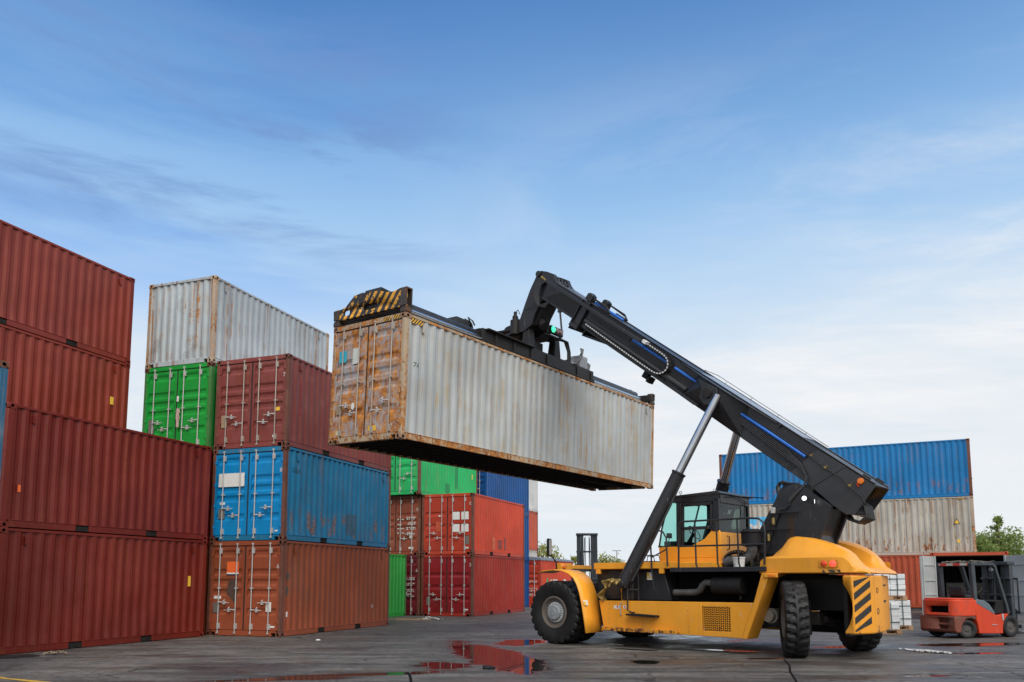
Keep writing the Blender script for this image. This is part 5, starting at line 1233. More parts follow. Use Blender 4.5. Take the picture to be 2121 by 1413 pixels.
mb.tube([(-1.86, 1.6, 1.30), (-2.06, 1.5, 1.30)], .014, 8); mb.tube([(-1.90, 1.58, 1.30), (-1.90, 1.57, 1.55), (-1.94, 1.56, 1.60), (-2.05, 1.51, 1.60)], .012, 8)
mb.box(-2.02, -1.92, 1.60, 1.70, .78, .80); part('ladder_rail', mb, M['black'])
mb = MB(); mb.prism([(-1.86, .755), (-1.92, .72), (-2.66, .70), (-2.66, .74), (-2.1, .765)], 1.60, 1.80, 'y'); part('step_plate', mb, M['matblack'], .006)
# hatch with a loop handle on the deck
mb = MB(); mb.box(-1.95, -1.40, .2, .75, 1.90, 1.965); ht = part('deck_hatch', mb, plain('dark_red_hatch', (.09, .02, .02), .5), .01)
mb = MB()
for y in (.30, .55): mb.tube([(-1.52, y, 1.96), (-1.55, y, 2.09), (-1.86, y, 2.11), (-1.90, y, 1.96)], .011, 8)
part('hatch_handle', mb, M['black'], parent=ht)
# mirror, front indicator
mb = MB(); mb.tube([(.30, 1.55, 1.75), (.27, 1.60, 1.95), (.34, 1.68, 2.10), (.38, 1.72, 2.2)], .018, 8); ma = part('mirror_arm', mb, M['matblack'])
mb = MB(); mm = Matrix.Translation((.36, 1.74, 2.32)) @ Matrix.Rotation(R(22), 4, 'Z')
mb.prism([(-.10, -.22), (.10, -.22), (.115, -.16), (.115, .16), (.09, .215), (-.09, .215), (-.115, .16), (-.115, -.16)], -.02, .05, 'x', 0, mm); part('mirror_shell', mb, M['matblack'], .015, parent=ma)
mb = MB(); mb.prism([(-.09, -.195), (.09, -.195), (.10, .15), (.08, .19), (-.08, .19), (-.10, .15)], -.026, -.022, 'x', 0, mm); part('mirror_glass', mb, plain('mirror_silver', (.75, .77, .8), .03, 1, .01), parent=ma)
mb = MB(); mb.box(.60, .74, .55, 1.0, 1.76, 1.94); mb.box(.60, .70, -.3, .55, 1.80, 1.90); part('front_bracket', mb, M['yellow'], .01)
mb = MB(); mb.lathe([(0, .05), (.06, .04), (.085, .0), (0, 0)], 20, M=Matrix.Translation((.60, .88, 1.86)) @ Matrix.Rotation(PI / 2, 4, 'Z'), axis='y'); part('indicator_lamp', mb, M['amber'])
# --- spreader frame in the held container's axes
RSW = Matrix.Translation((2.37, 20.94, 0)) @ Matrix.Rotation(MR, 4, 'Z')
SM = RSW.inverted() @ HM @ Matrix.Translation((0, 0, HC))
mb = MB()
mb.box(-.62, -.50, 3.1, 9.0, .16, .60); mb.box(.50, .62, 3.1, 9.0, .16, .60); mb.box(-.49, .49, 3.4, 8.9, .52, .60); mb.box(-.49, .49, 3.6, 8.9, .16, .22)
mb.box(-.66, .66, 3.06, 3.16, .12, .64); mb.box(-.66, .66, 8.9, 9.0, .12, .64) if False else None
mb.box(.62, .70, 3.5, 8.8, .50, .56); mb.box(.62, .66, 3.5, 8.8, .18, .26)
mb = MB()
mb.box(-.94, -.84, 3.1, 8.6, .08, .47); mb.box(.84, .94, 3.1, 8.6, .08, .47); mb.box(-.84, .84, 3.1, 3.2, .08, .47); mb.box(-.535, .535, 3.35, 8.6, .40, .46); mb.box(-.535, .535, 3.35, 8.6, .11, .15); mb.box(.94, 1.06, 3.2, 5.3, .43, .47); mb.box(.94, 1.06, 3.2, 8.5, .08, .11)
for y in (3.6, 4.4, 5.2, 6.0, 7.6, 8.4): mb.box(.94, .98, y, y + .05, .115, .425)
SP = part('spreader', mb, M['dirt_and_shade_black'], .012, M=SM)
def spart(name, mb, mat, bevel=0, **k): return mb.build(name, mat, SP, bevel, **k)
for e_, (ya, yb_) in (('a', (.30, 6.0)), ('b', (6.0, 11.85))):
    mb = MB()
    for x in (-.62, .62): mb.prism([(x - .15, .13), (x - .15, .40), (x - .09, .46), (x + .09, .46), (x + .15, .40), (x + .15, .13)], ya, yb_, 'y')
    for x in (-.56, .56) if False else (): pass
    spart('telescopic_beam', mb, plain('greased_beam', (.024, .025, .027), .34, .0, .3, 3), .03)
spart('telescope_rod', MB().cyl((.90, .4, .20), (.90, 3.1, .20), .05, n=14), M['chrome']); spart('telescope_rod', MB().cyl((.92, 8.6, .16), (.92, 11.7, .16), .06, n=14), M['chrome'])
def end_beam(y0, y1, sgn):
    poly = [(-1.20, .15), (-1.20, .44), (-1.02, .43), (-.86, .46), (-.55, .70), (-.30, .72), (.30, .66), (.55, .58), (.80, .56), (1.0, .60), (1.20, .60), (1.20, .15)]
    m_ = MB(); m_.prism(poly, y0, y1, 'y'); o = spart('end_beam', m_, M['hazy'], .01)
    def stad(cx, cz, wx, hz, k=14):
        return MB().prism([(cx + wx * (math.copysign(abs(math.cos(2 * PI * (i + .5) / k)) ** .5, math.cos(2 * PI * (i + .5) / k))), cz + hz * math.copysign(abs(math.sin(2 * PI * (i + .5) / k)) ** .6, math.sin(2 * PI * (i + .5) / k))) for i in range(k)], y0 - .1, y1 + .1, 'y')
    cut(o, [stad(-.80, .31, .11, .07), stad(.02, .33, .24, .075)])
    return o
end_beam(.02, .07, -1)
mb = MB(); mb.box(-1.18, 1.18, .072, .26, .10, .20); mb.box(-.52, .52, .075, .6, .56, .74) if False else mb.prism([(.08, .20), (.08, .62), (.50, .56), (.50, .20)], -.50, .50, 'x'); mb.prism([(.10, .60), (.25, .86), (.55, .84), (.95, .55)], -.42, .12, 'x'); spart('end_beam_core', mb, M['dirt_and_shade_black'], .012)
mb = MB(); mb.box(-1.18, 1.18, 11.92, 12.17, .12, .34); mb.prism([(12.15, .20), (12.15, .50), (11.7, .55), (11.7, .20)], -.55, .55, 'x'); spart('end_beam', mb, M['dirt_and_shade_black'], .012)
for sx in (-1, 1):
    for y in (.09, HL - .09):
        m_ = MB(); x0, x1 = sorted((sx * 1.05, sx * 1.235)); ya, yb_ = y - .10, y + .10
        m_.box(x0, x1, ya, yb_, .015, .115)
        m_.box(x0 + .01, x1 - .01, ya + .01, yb_ - .01, .118, .15)
        zt = (.55 if sx > 0 else .38) if y < 1 else .36
        m_.box(x0, x1, ya, ya + .03, .16, zt); m_.box(x0, x1, yb_ - .03, yb_, .16, zt); m_.box(x0, x1, ya, yb_, zt, zt + .035); m_.box(*sorted((sx * 1.05, sx * 1.07)), ya, yb_, .16, zt)
        spart('twistlock_housing', m_, steel_paint('rusted_housing_%s%s' % ('near' if y < 1 else 'far', 'right' if sx > 0 else 'left'), (.06, .05, .045), rust=.62, seed=60 + sx + y), .008)
# pedestal, slewing ring, valves
PY = 6.28
mb = MB()
def frus(x0, x1, y0, y1, z0, z1, ins):
    V = [(x0, y0, z0), (x1, y0, z0), (x1, y1, z0), (x0, y1, z0), (x0 + ins, y0 + ins, z1), (x1 - ins, y0 + ins, z1), (x1 - ins, y1 - ins, z1), (x0 + ins, y1 - ins, z1)]
    mb.add(V, [(0, 3, 2, 1), (4, 5, 6, 7), (0, 1, 5, 4), (1, 2, 6, 5), (2, 3, 7, 6), (3, 0, 4, 7)])
for sx in (-1, 1):
    for sy in (-1, 1):
        frus(sx * .56 - .15, sx * .56 + .15, PY + sy * .66 - .17, PY + sy * .66 + .17, .44, 1.15, .05)
mb.box(-.76, .76, PY - .92, PY + .92, .47, .53); mb.box(-.66, .66, PY - .76, PY + .76, 1.15, 1.22); mb.box(-.4, .4, PY - .45, PY + .3, .53, .95)
spart('pedestal', mb, M['dirt_and_shade_black'], .015)
mb = MB(); mb.lathe([(0, 1.22), (.72, 1.22), (.72, 1.27), (.64, 1.275), (.64, 1.36), (.58, 1.37), (.55, 1.40), (0, 1.40)], 48, M=Matrix.Translation((0, PY, 0)))
for i in range(60):
    a = 2 * PI * i / 60; mt = Matrix.Translation((.64 * math.cos(a), PY + .64 * math.sin(a), 1.28)) @ Matrix.Rotation(a, 4, 'Z'); mb.box(0, .028, -.016, .016, 0, .075, 0, mt)
spart('slewing_ring', mb, M['dirt_and_shade_black'])
mb = MB(); mb.cyl((.15, PY - .78, 1.0), (.15, PY - .78, 1.42), .14, n=18); mb.cyl((.15, PY - .78, 1.42), (.15, PY - .78, 1.55), .085, n=14); mb.cyl((.15, PY - .78, 1.55), (.15, PY - .78, 1.68), .05, n=10); mb.tube([(.15, PY - .78, 1.66), (.1, PY - .6, 1.80), (0, PY - .35, 1.74)], .012, 6); mb.tube([(.20, PY - .74, 1.5), (.2, PY - .5, 1.42), (.1, PY - .4, 1.42)], .014, 6); spart('slew_motor', mb, M['dirt_and_shade_black'], .008)
mb = MB(); mb.box(.62, .74, PY + .20, PY + .86, 1.24, 1.46); sb = spart('signal_lamp_box', mb, M['dirt_and_shade_black'], .01)
for i, (mt, dy) in enumerate(((M['lampgreen'], .32), (M['lampdim'], .53), (M['lampdim'], .74))):
    l = MB(); l.lathe([(0, .05), (.06, .045), (.088, .02), (.092, 0)], 18, M=Matrix.Translation((.74, PY + dy, 1.35)) @ Matrix.Rotation(-PI / 2, 4, 'Z'), axis='y'); l.build('signal_lamp', mt, None).parent = SP
mb = MB(); mb.box(.45, .95, PY + .42, PY + .50, 1.04, 1.10)
for k in range(4): mb.tube([(.70 + .05 * k, PY + .46, 1.10), (.86 + .02 * k, PY + .75 + .03 * k, 1.06), (.86, PY + .95 + .04 * k, .8), (.84, PY + 1.0 + .04 * k, .35), (.78, PY + 1.15 + .05 * k, .12), (.62, PY + 1.4, .2)], .026, 8)
spart('spreader_hose', mb, M['hose']); mb = MB()
for k in range(5): mb.tube([(.70 + .05 * k, 3.5, .50), (.72 + .04 * k, 4.4, .52 + .03 * (k % 2)), (.70 + .05 * k, 5.2, .50), (.60 + .04 * k, PY - .8, .62)], .022, 6)
spart('spreader_hose', mb, M['hose']); mb = MB()
for k in range(4): mb.tube([(.80 + .03 * k, PY + 1.7, .84), (1.0, PY + 1.6 - .05 * k, 1.0), (1.05, PY + 1.45, .75), (.98, PY + 1.3 - .05 * k, .45)], .02, 6)
spart('spreader_hose', mb, M['hose']); mb = MB()
for k in range(4): mb.tube([(.3, PY + 2.05, .62), (.62, PY + 2.15 + .05 * k, .86), (.86, PY + 2.1 + .04 * k, .66), (.84, PY + 1.95 + .05 * k, .25), (.6, PY + 1.8, .12)], .024, 8)
spart('spreader_hose', mb, M['hose'])
mb = MB(); mb.box(.45, .88, PY + 1.62, PY + 2.05, .472, .86); mb.cyl((.75, PY + 1.3, .54), (.75, PY + 1.6, .54), .07, n=12); mb.box(.5, .8, PY + 1.1, PY + 1.35, .46, .62); mb.box(-.3, .28, PY + 1.65, PY + 2.0, .462, .75); spart('valve_box', mb, plain('grey_valve_box', (.26, .27, .29), .5, .2, .35, 9), .02)
mb = MB()
for k in range(6): mb.tube([(.0 + .1 * k, 2.95 + .05 * k, .56), (.02 + .1 * k, 2.98, .74 + .02 * (k % 3)), (.08 + .1 * k, 3.10, .70), (.05 + .1 * k, 3.22, .62)], .020, 7)
mb.box(-.1, .5, 2.55, 3.05, .545, .70); spart('cable_loops', mb, M['hose'])
mb = MB(); mb.lathe([(.14, -.08), (.14, .08), (.05, .09), (.05, -.09), (.14, -.08)], 20, M=Matrix.Translation((.1, 3.45, .72)), axis='x'); spart('sheave', mb, M['dirt_and_shade_black'])
# ------------------------------------------------------------------ forklifts
M['fkred'] = steel_paint('scuffed_forklift_red', (.62, .055, .016), blot=.45, rust=.42, streak=.2, fade=.12, rough=.42, seed=70, fadecol=(.55, .14, .09), scratch=.35)
M['fkredlow'] = steel_paint('grimy_forklift_red', (.17, .045, .026), rust=.55, streak=.4, fade=.75, rough=.6, seed=71, fadecol=(.12, .10, .09), scratch=.3)
M['fkgrey'] = steel_paint('slate_forklift_grey', (.042, .052, .062), rust=.10, streak=.15, fade=.12, rough=.45, seed=72)
M['rimdark'] = plain('grimy_rim', (.07, .065, .062), .7, 0, .4, 14)
M['fkcover'] = plain('grey_plastic_cover', (.10, .13, .155), .5, 0, .1, 6)
def small_wheel(parent, loc, r, w_, rz=0):
    wh = bpy.data.objects.new('wheel', None); COL.objects.link(wh); wh.parent = parent; wh.location = loc; wh.rotation_euler = (0, 0, rz)
    mb = MB(); n = 22; sub = 4; nt = n * sub; hw = w_ / 2
    secp = [(-.8, r * .55, 0), (-1, r * .68, 0), (-1, r * .88, .2), (-.9, r * .985, 1), (-.5, r, 1), (-.06, r, 1), (.06, r, 1), (.5, r, 1), (.9, r * .985, 1), (1, r * .88, .2), (1, r * .68, 0), (.8, r * .55, 0)]
    V = []; F = []; k = len(secp)
    for i in range(nt):
        for y, rr, gw in secp:
            g_ = 1 if ((i + (0 if y < 0 else 2) + abs(y) * 1.5) % sub) < 1.3 else 0
            a = 2 * PI * i / nt; q_ = rr - gw * g_ * r * .06; V.append((q_ * math.cos(a), y * hw, q_ * math.sin(a)))
    for i in range(nt):
        for j in range(k - 1): F.append((i * k + j, i * k + j + 1, ((i + 1) % nt) * k + j + 1, ((i + 1) % nt) * k + j))
    mb.add(V, F); mb.build('tyre', M['rubber'], wh)
    mb = MB(); mb.lathe([(0, -.62 * hw), (r * .25, -.62 * hw), (r * .3, -.5 * hw), (r * .5, -.5 * hw), (r * .57, -.85 * hw), (r * .57, .85 * hw), (r * .5, .5 * hw), (0, .5 * hw)], 24, axis='y'); mb.build('rim', M['rimdark'], wh)
    return wh
def forklift(label, loc, rz, mast_h, group='forklift trucks in the yard'):
    T = empty('forklift', label, 'forklift', loc, rz, group)
    def P(n, mb, m_, b=0, parent=None, **k): return mb.build(n, m_, parent or T, b, **k)
    def rounded(x0, x1, y, r, k=5):      # plan of the counterweight with rounded rear corners
        pts = [(x1, -y), (x1, y)]
        for c, a0 in (((x0 + r, y - r), 90), ((x0 + r, -y + r), 180)):
            for i in range(k + 1):
                a = R(a0 + 90 * i / k); pts.append((c[0] + r * math.cos(a), c[1] + r * math.sin(a)))
        return pts
    mb = MB(); mb.prism(rounded(-.50, .26, .56, .26), .58, 1.00, 'z'); mb.prism(rounded(-.47, .26, .53, .25), 1.0, 1.04, 'z')
    cw = P('counterweight', mb, M['fkred'], .03, seg=3)
    cut(cw, [MB().box(-.6, -.30, -.36, .30, .66, .84)])
    mb = MB(); mb.box(-.32, -.29, -.35, .29, .67, .83); P('radiator_grille', mb, M['dark'], 0, cw)
    mb = MB(); mb.prism([(-.50, .58), (-.50, .20), (-.44, .15), (-.28, .15), (-.26, .28), (-.20, .40), (-.08, .50), (.10, .52), (.26, .46), (.26, .58)], -.55, .55, 'y')
    lw = P('lower_counterweight', mb, M['fkredlow'], .03)
    cut(lw, [MB().box(-.6, -.40, -.38, -.02, .40, .54), MB().box(-.6, -.40, -.34, -.06, .24, .34)])
    mb = MB()
    mb.prism([(.262, .995), (.262, .50), (.30, .40), (.34, .12), (1.22, .10), (1.24, .30), (1.30, .45), (1.42, .56), (1.50, .62), (1.30, .625), (1.02, .58)], -.56, .56, 'y')
    P('body', mb, M['fkred'], .02)
    mb = MB(); mb.box(-.3, 1.3, -.40, .40, .12, .5); P('chassis', mb, M['matblack'], .01)
    mb = MB(); mb.prism([(.28, .96), (.30, 1.02), (.60, .98), (.78, .88), (.98, .64), (.94, .60), (.27, .90)], -.565, .565, 'y'); P('seat_cover', mb, M['fkcover'], .03, seg=3)
    mb = MB(); mb.box(.30, .72, -.25, .25, 1.0, 1.12); mb.prism([(.24, 1.08), (.34, 1.08), (.30, 1.36), (.22, 1.36)], -.22, .22, 'y'); P('seat', mb, M['seat'], .04, seg=3)
    mb = MB(); mb.prism([(.98, .62), (1.36, .62), (1.40, .98), (.62, 1.0), (.62, .95), (1.10, .92)], -.5, .5, 'y'); mb.cyl((1.2, -.02, .95), (.98, -.02, 1.20), .035, n=10); P('dashboard', mb, M['matblack'], .02)
    mb = MB(); mb.lathe([(.17, -.012), (.183, 0), (.17, .012), (.158, 0), (.17, -.012)], 24, M=Matrix.Translation((.95, -.02, 1.24)) @ Matrix.Rotation(R(-38), 4, 'Y'), axis='z'); mb.box(.94, .96, -.17, .13, 1.22, 1.25); P('steering_wheel', mb, M['seat'])
    mb = MB()
    for k in range(3): mb.tube([(1.1, -.22 - .05 * k, .95), (1.02, -.24 - .05 * k, 1.2)], .009, 6); mb.lathe([(0, -.02), (.02, 0), (0, .02)], 8, M=Matrix.Translation((1.02, -.24 - .05 * k, 1.21)))
    P('control_levers', mb, M['seat'])
    # overhead guard
    mb = MB()
    for s in (-1, 1):
        y0, y1 = sorted((s * .44, s * .54))
        mb.prism([(.26, .96), (.38, .96), (.35, 1.90), (.23, 1.90)], y0, y1, 'y')
        mb.prism([(1.46, .62), (1.56, .62), (1.50, .86), (1.15, 1.90), (1.04, 1.98), (1.02, 1.90), (1.08, 1.86), (1.42, .84)], y0, y1, 'y')
        mb.box(.22, 1.06, y0, y1, 1.90, 1.98)
    mb.box(.22, .30, -.44, .44, 1.89, 1.975); mb.box(1.0, 1.07, -.44, .44, 1.89, 1.975)
    for k in range(5): mb.box(.42 + .13 * k, .46 + .13 * k, -.44, .44, 1.93, 1.97)
    P('overhead_guard', mb, M['fkgrey'], .012)
    mb = MB(); mb.box(.205, .218, -.43, .45, 1.90, 1.965); P('reflective_tape', mb, M['hazlamp'])
    mb = MB()
    for k in range(16):
        x0, y0 = random.uniform(.2, 1.1), random.uniform(-.5, .5); mb.tube([(x0, y0, 2.0), (x0 + random.uniform(-.2, .2), y0 + random.uniform(-.2, .2), 2.03), (x0 + random.uniform(-.3, .3), y0 + random.uniform(-.3, .3), 1.99)], .011, 5)
    P('tied_ropes', mb, plain('dirty_rope', (.20, .18, .14), .9, 0, .3, 30))
    mb = MB(); mb.lathe([(0, 0), (.05, .02), (.07, .09), (0, .09)], 14, M=Matrix.Translation((1.04, -.42, 1.80)) @ Matrix.Rotation(R(90), 4, 'Y')); P('head_lamp', mb, M['hubgrey'])
    mb = MB(); mb.box(.80, 1.0, -.575, -.562, .33, .35); mb.box(1.2, 1.26, -.575, -.562, .45, .62); P('step_edge', mb, M['steel'], .004)
    # mast
    mb = MB()
    for s in (-1, 1):
        mb.box(1.80, 1.93, *sorted((s * .27, s * .42)), .10, mast_h); mb.box(1.84, 1.96, *sorted((s * .15, s * .262)), .12, mast_h - .03)
    P('mast_rail', mb, M['fkgrey'], .01)
    for z in (mast_h * .79, mast_h * .56, .45): P('mast_crossbar', MB().box(1.76, 1.81, -.44, .44, z - .035, z + .03), M['fkgrey'], .012)
    P('mast_head', MB().box(1.70, 1.99, -.44, .44, mast_h - .05, mast_h + .04), M['fkgrey'], .012)
    mb = MB()
    for s in (-1, 1): mb.cyl((1.77, s * .26, .2), (1.77, s * .26, mast_h * .8), .032, n=10)
    P('lift_cylinder', mb, M['chrome'] if False else M['matblack'])
    mb = MB()
    for s in (-1, 1): mb.tube([(1.92, s * .08, .5), (1.92, s * .08, mast_h - .1)], .016, 6); mb.tube([(1.86, s * .12, .8), (1.84, s * .14, mast_h * .5), (1.88, s * .10, mast_h - .15)], .014, 6)
    P('mast_chain', mb, M['dirt_and_shade_black'])
    mb = MB(); mb.box(1.97, 2.02, -.52, .52, .22, .32); mb.box(1.97, 2.02, -.52, .52, .60, .70)
    for k in range(5): mb.box(1.98, 2.01, -.5 + .24 * k, -.46 + .24 * k, .70, 1.55)
    mb.box(1.98, 2.01, -.5, .5, 1.52, 1.58); P('carriage', mb, M['fkgrey'], .008)
    for s in (-1, 1):
        mb = MB(); mb.prism([(2.02, .74), (2.02, .06), (3.02, .06), (3.02, .075), (2.07, .11), (2.07, .74)], *sorted((s * .24, s * .36)), 'y'); P('fork', mb, M['dirt_and_shade_black'], .006)
    mb = MB()
    for s in (-1, 1): mb.tube([(1.4, s * .3, .55), (1.8, s * .3, .85)], .03, 8)
    P('tilt_cylinder', mb, M['matblack'])
    for y, x, r, w_, rz in ((-.44, 0, .24, .19, R(-28)), (.44, 0, .24, .19, R(-28)), (-.47, 1.52, .29, .22, 0), (.47, 1.52, .29, .22, 0)): small_wheel(T, (x, y, r), r, w_, rz)
    return T
forklift('scuffed red forklift parked before the dark open container', (11.72, 21.72, 0), R(21.5), 1.98)
forklift('forklift with a tall raised dark mast behind the reach stacker', (3.08, 34.9, 0), R(-90), 3.38)
# ------------------------------------------------------------------ open container behind the forklift, its doors swung out
OC = container('open orange container with dark inside and grey door leaves swung wide', steel_paint('orange_edge_paint', (.46, .075, .03), rust=.1, streak=.1, fade=.1, rough=.5, seed=80), steel_paint('orange_header_paint', (.46, .075, .03), rust=.16, streak=.1, fade=.1, rough=.5, seed=81), (18.88, 30.63), 1, .50, 0, L=5.0, H=2.591, W=2.65, group=G['right'], detail=1, door=C['doorgrey'], open_doors=(R(-112), R(128)), pockets=False, inner=M['dirt_and_shade_black'], roof=M['dirt_and_shade_black'])
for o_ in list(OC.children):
    if o_.name.startswith('side_wall') or o_.name.startswith('end_wall'): o_.data.materials[0] = M['dirt_and_shade_black']  # walls coloured near black to paint in the shade inside the container
for lf in root_info[OC.name][4]:
    sgn = 1 if lf.location.x < 0 else -1
    mb = MB()
    for z in (.35, .95, 1.50, 2.1): mb.box(*sorted((sgn * .06, sgn * 1.08)), .056, .085, z - .03, z + .03)
    for x in (.04, 1.09): mb.box(*sorted((sgn * (x - .04), sgn * (x + .04))), .056, .10, .17, 2.45)
    mb.build('door_rib', C['doorgrey'], lf, .006)
def crate_stack():
    base = OC.matrix_world
    for k, (x, y, z) in enumerate(((-.45, 2.2, .17), (.47, 2.3, .17), (-.42, 2.2, .80), (.50, 2.3, .80))):
        mb = MB()
        for i in range(4): mb.box(-.42, .42, -.4, .4, .155 * i + .004, .155 * i + .135)
        for sx in (-.3, .3): mb.box(sx - .04, sx + .04, -.405, .405, .0, .605)
        o = mb.build('wooden_crate', plain('old_grey_wood', (.14, .12, .10), .8, 0, .3, 10) if k == 0 else bpy.data.materials['old_grey_wood'], None, M=base @ Matrix.Translation((x, y, z)))
        tag(o, ('slatted grey crate inside the dark container, bottom left', 'slatted grey crate inside the dark container, bottom right', 'slatted grey crate inside the dark container, top left', 'slatted grey crate inside the dark container, top right')[k], 'crate', 'crates inside the open container')
crate_stack()
# ------------------------------------------------------------------ pallets of wrapped white blocks
def blocks_mat():
    t = NT('wrapped_white_blocks'); n = t.noise(3, 5, .6); n2 = t.noise(1.0, 3, .5, t.map((2, 2, 14)))
    t.base(t.mix(t.ss(n2, .4, .6), (.62, .65, .67), (.76, .78, .79))); t.rough(.22); t.bump(n, .02, .5); return t.mat
M['blocks'] = blocks_mat(); M['strap'] = plain('green_grey_strap', (.12, .17, .17), .5)
def pallet_load(label, loc, rz, h, w_=1.0, d_=1.0, seed=0):
    T = empty('pallet_load', label, 'pallet', loc, rz, 'pallets of white blocks')
    mb = MB()
    for i in range(6): mb.box(-w_ / 2 + i * w_ / 6 + .012, -w_ / 2 + (i + 1) * w_ / 6 - .012, -d_ / 2, d_ / 2, .105, .125)
    for y in (-d_ / 2 + .05, 0, d_ / 2 - .05):
        for x in (-w_ / 2 + .07, 0, w_ / 2 - .07): mb.box(x - .07, x + .07, y - .05, y + .05, .022, .104)
        mb.box(-w_ / 2, w_ / 2, y - .05, y + .05, .0, .021)
    mb.build('pallet', M['wood'], T, .004)
    rnd = random.Random(seed); mb = MB(); nx, ny, nz = 4, 3, max(3, round((h - .13) / .19)); hz = (h - .13) / nz
    for i in range(nx):
        for j in range(ny):
            for k in range(nz):
                j_ = lambda: rnd.uniform(-.008, .008)
                x0 = -w_ / 2 + .03 + i * (w_ - .06) / nx; y0 = -d_ / 2 + .03 + j * (d_ - .06) / ny
                dx, dy = j_(), j_(); mb.box(x0 + .004 + dx, x0 + (w_ - .06) / nx - .004 + dx, y0 + .004 + dy, y0 + (d_ - .06) / ny - .003 + dy, .128 + k * hz, .128 + (k + 1) * hz - .003)
    b_ = mb.build('white_blocks', M['blocks'], T, .012); b_['kind'] = 'stuff'
    mb = MB()
    for z in (.13 + (h - .13) * .28, .13 + (h - .13) * .78): mb.box(-w_ / 2 + .012, w_ / 2 - .012, -d_ / 2 + .012, d_ / 2 - .012, z - .006, z + .006)
    for x in (-w_ * .2, w_ * .22): mb.box(x - .006, x + .006, -d_ / 2 + .010, d_ / 2 - .010, .126, h + .004)
    mb.build('strap', M['strap'], T)
    return T
pallet_load('pallet of wrapped white blocks nearest the yellow counterweight', (10.55, 23.42, 0), R(-8), .88, .95, 1.0, 1)
pallet_load('pallet of white blocks on the ground carrying a second one', (11.82, 25.4, 0), R(-6), .90, .98, 1.0, 2)
pallet_load('pallet of white blocks set on top of another pallet load', (11.72, 25.42, .905), R(-7), .80, .96, .98, 3)
mb = MB(); V = []; F = []; n = 14
prof = [(.0, .0), (.34, .02), (.38, .12), (.30, .24), (.20, .36), (.14, .48), (.17, .56), (.05, .60), (0, .58)]
for j in range(n):
    for i, (r_, z_) in enumerate(prof):
        a = 2 * PI * j / n; rr = r_ * (1 + .18 * math.sin(3 * a + i) + .10 * math.sin(5 * a + 2 * i)); V.append((rr * math.cos(a) + z_ * .55, rr * .7 * math.sin(a), z_))
k = len(prof)
for j in range(n):
    for i in range(k - 1): F.append((j * k + i, ((j + 1) % n) * k + i, ((j + 1) % n) * k + i + 1, j * k + i))
mb.add(V, F); tag(mb.build('sack', plain('tan_sack_cloth', (.52, .33, .13), .8, 0, .2, 6, .3, .5), None, loc=(12.98, 26.6, 0)), 'tan cloth sack slumped on the ground beside the white blocks', 'sack')
# ------------------------------------------------------------------ white bucket on the platform
PW = RSW @ Matrix.Translation((-4.40, 1.22, 1.792))
BK = empty('bucket', 'white plastic bucket standing on the reach stacker platform', 'bucket', M=PW)
mb = MB(); mb.lathe([(0, .004), (.105, .004), (.11, 0), (.128, .19), (.122, .19), (.10, .015), (0, .012)], 28); mb.build('pail', M['pvcwhite'], BK)
mb = MB(); mb.lathe([(0, .205), (.128, .205), (.137, .20), (.137, .180), (.130, .180)], 28); mb.build('lid', M['pvcwhite'], BK)
# ------------------------------------------------------------------ litter, line, slabs
mb = MB(); mb.add([(-8.05, 12.93, .004), (-7.85, 12.75, .004), (-6.95, 12.30, .004), (-6.6, 12.05, .004), (-6.75, 12.02, .004), (-7.2, 12.28, .004), (-7.75, 12.60, .004), (-8.15, 12.85, .004)], [list(range(8))])
tag(mb.build('painted_line', steel_paint('worn_line_yellow', (.55, .33, .04), rust=.5, streak=.4, fade=.5, rough=.7, seed=90, fadecol=(.12, .11, .1)), None), 'worn yellow line painted on the asphalt', None, None, 'structure')
def plank(name, label, x, y, L_, w_, rz, mat, z=0, cat='plank'):
    m_ = MB(); k = 6
    for i in range(k): m_.box(-L_ / 2 + L_ * i / k, -L_ / 2 + L_ * (i + 1) / k, -w_ / 2 + random.uniform(0, .02), w_ / 2 - random.uniform(0, .02), 0, .025 + random.uniform(0, .006))
    o = m_.build(name, mat, None, loc=(x, y, z)); o.rotation_euler = (0, 0, R(rz)); return tag(o, label, cat)
plank('plank', 'pale broken plank on the ground before the leaf green container', -3.75, 31.0, 1.3, .16, 8, M['wood'])
plank('plank', 'dark thin plank lying near the leaf green container', -4.0, 31.5, 1.6, .10, -4, M['brownplate'])
plank('board', 'dark board half under the front red container', -10.2, 15.7, 1.9, .5, 52, M['dirt_and_shade_black'], 0, 'board')
def crumple(name, label, cat, x, y, sx, sy, sz, mat, n=60, sd=0):
    rnd = random.Random(sd); m_ = MB()
    for i in range(n):
        u = rnd.gauss(0, .4); v = rnd.gauss(0, .35); r_ = rnd.uniform(.25, 1); s_ = rnd.uniform(.02, .06)
        c = Vector((u * sx, v * sy, max(.004, rnd.random() * sz * math.exp(-(u * u + v * v) * 3)))); pts = []
        for k in range(5): pts.append(c + Vector((s_ * math.cos(k * 1.257 + r_) * rnd.uniform(.6, 1.3), s_ * math.sin(k * 1.257 + r_) * rnd.uniform(.6, 1.3), rnd.uniform(0, .03))))
        m_.add(pts + [c + Vector((0, 0, .03))], [(k, (k + 1) % 5, 5) for k in range(5)])
    o = m_.build(name, mat, None, loc=(x, y, .006)); return o
o = crumple('white_slush', '', '', 8.80, 17.30, .62, .20, .02, plain('grey_slush', (.46, .46, .45), .5), 240, 1); o.rotation_euler = (0, 0, R(-62)); tag(o, 'streak of white slush spilled on the wet asphalt', None, None, 'stuff')
o = crumple('plastic_litter', '', '', -3.15, 31.3, .5, .16, .10, M['pvcwhite'], 60, 2); tag(o, 'crumpled white plastic litter before the crimson container', 'litter')
o = crumple('plastic_litter', '', '', -9.35, 16.75, .35, .2, .06, M['brownplate'], 40, 3); tag(o, 'brown leaf litter by the corner of the front red container', 'litter')
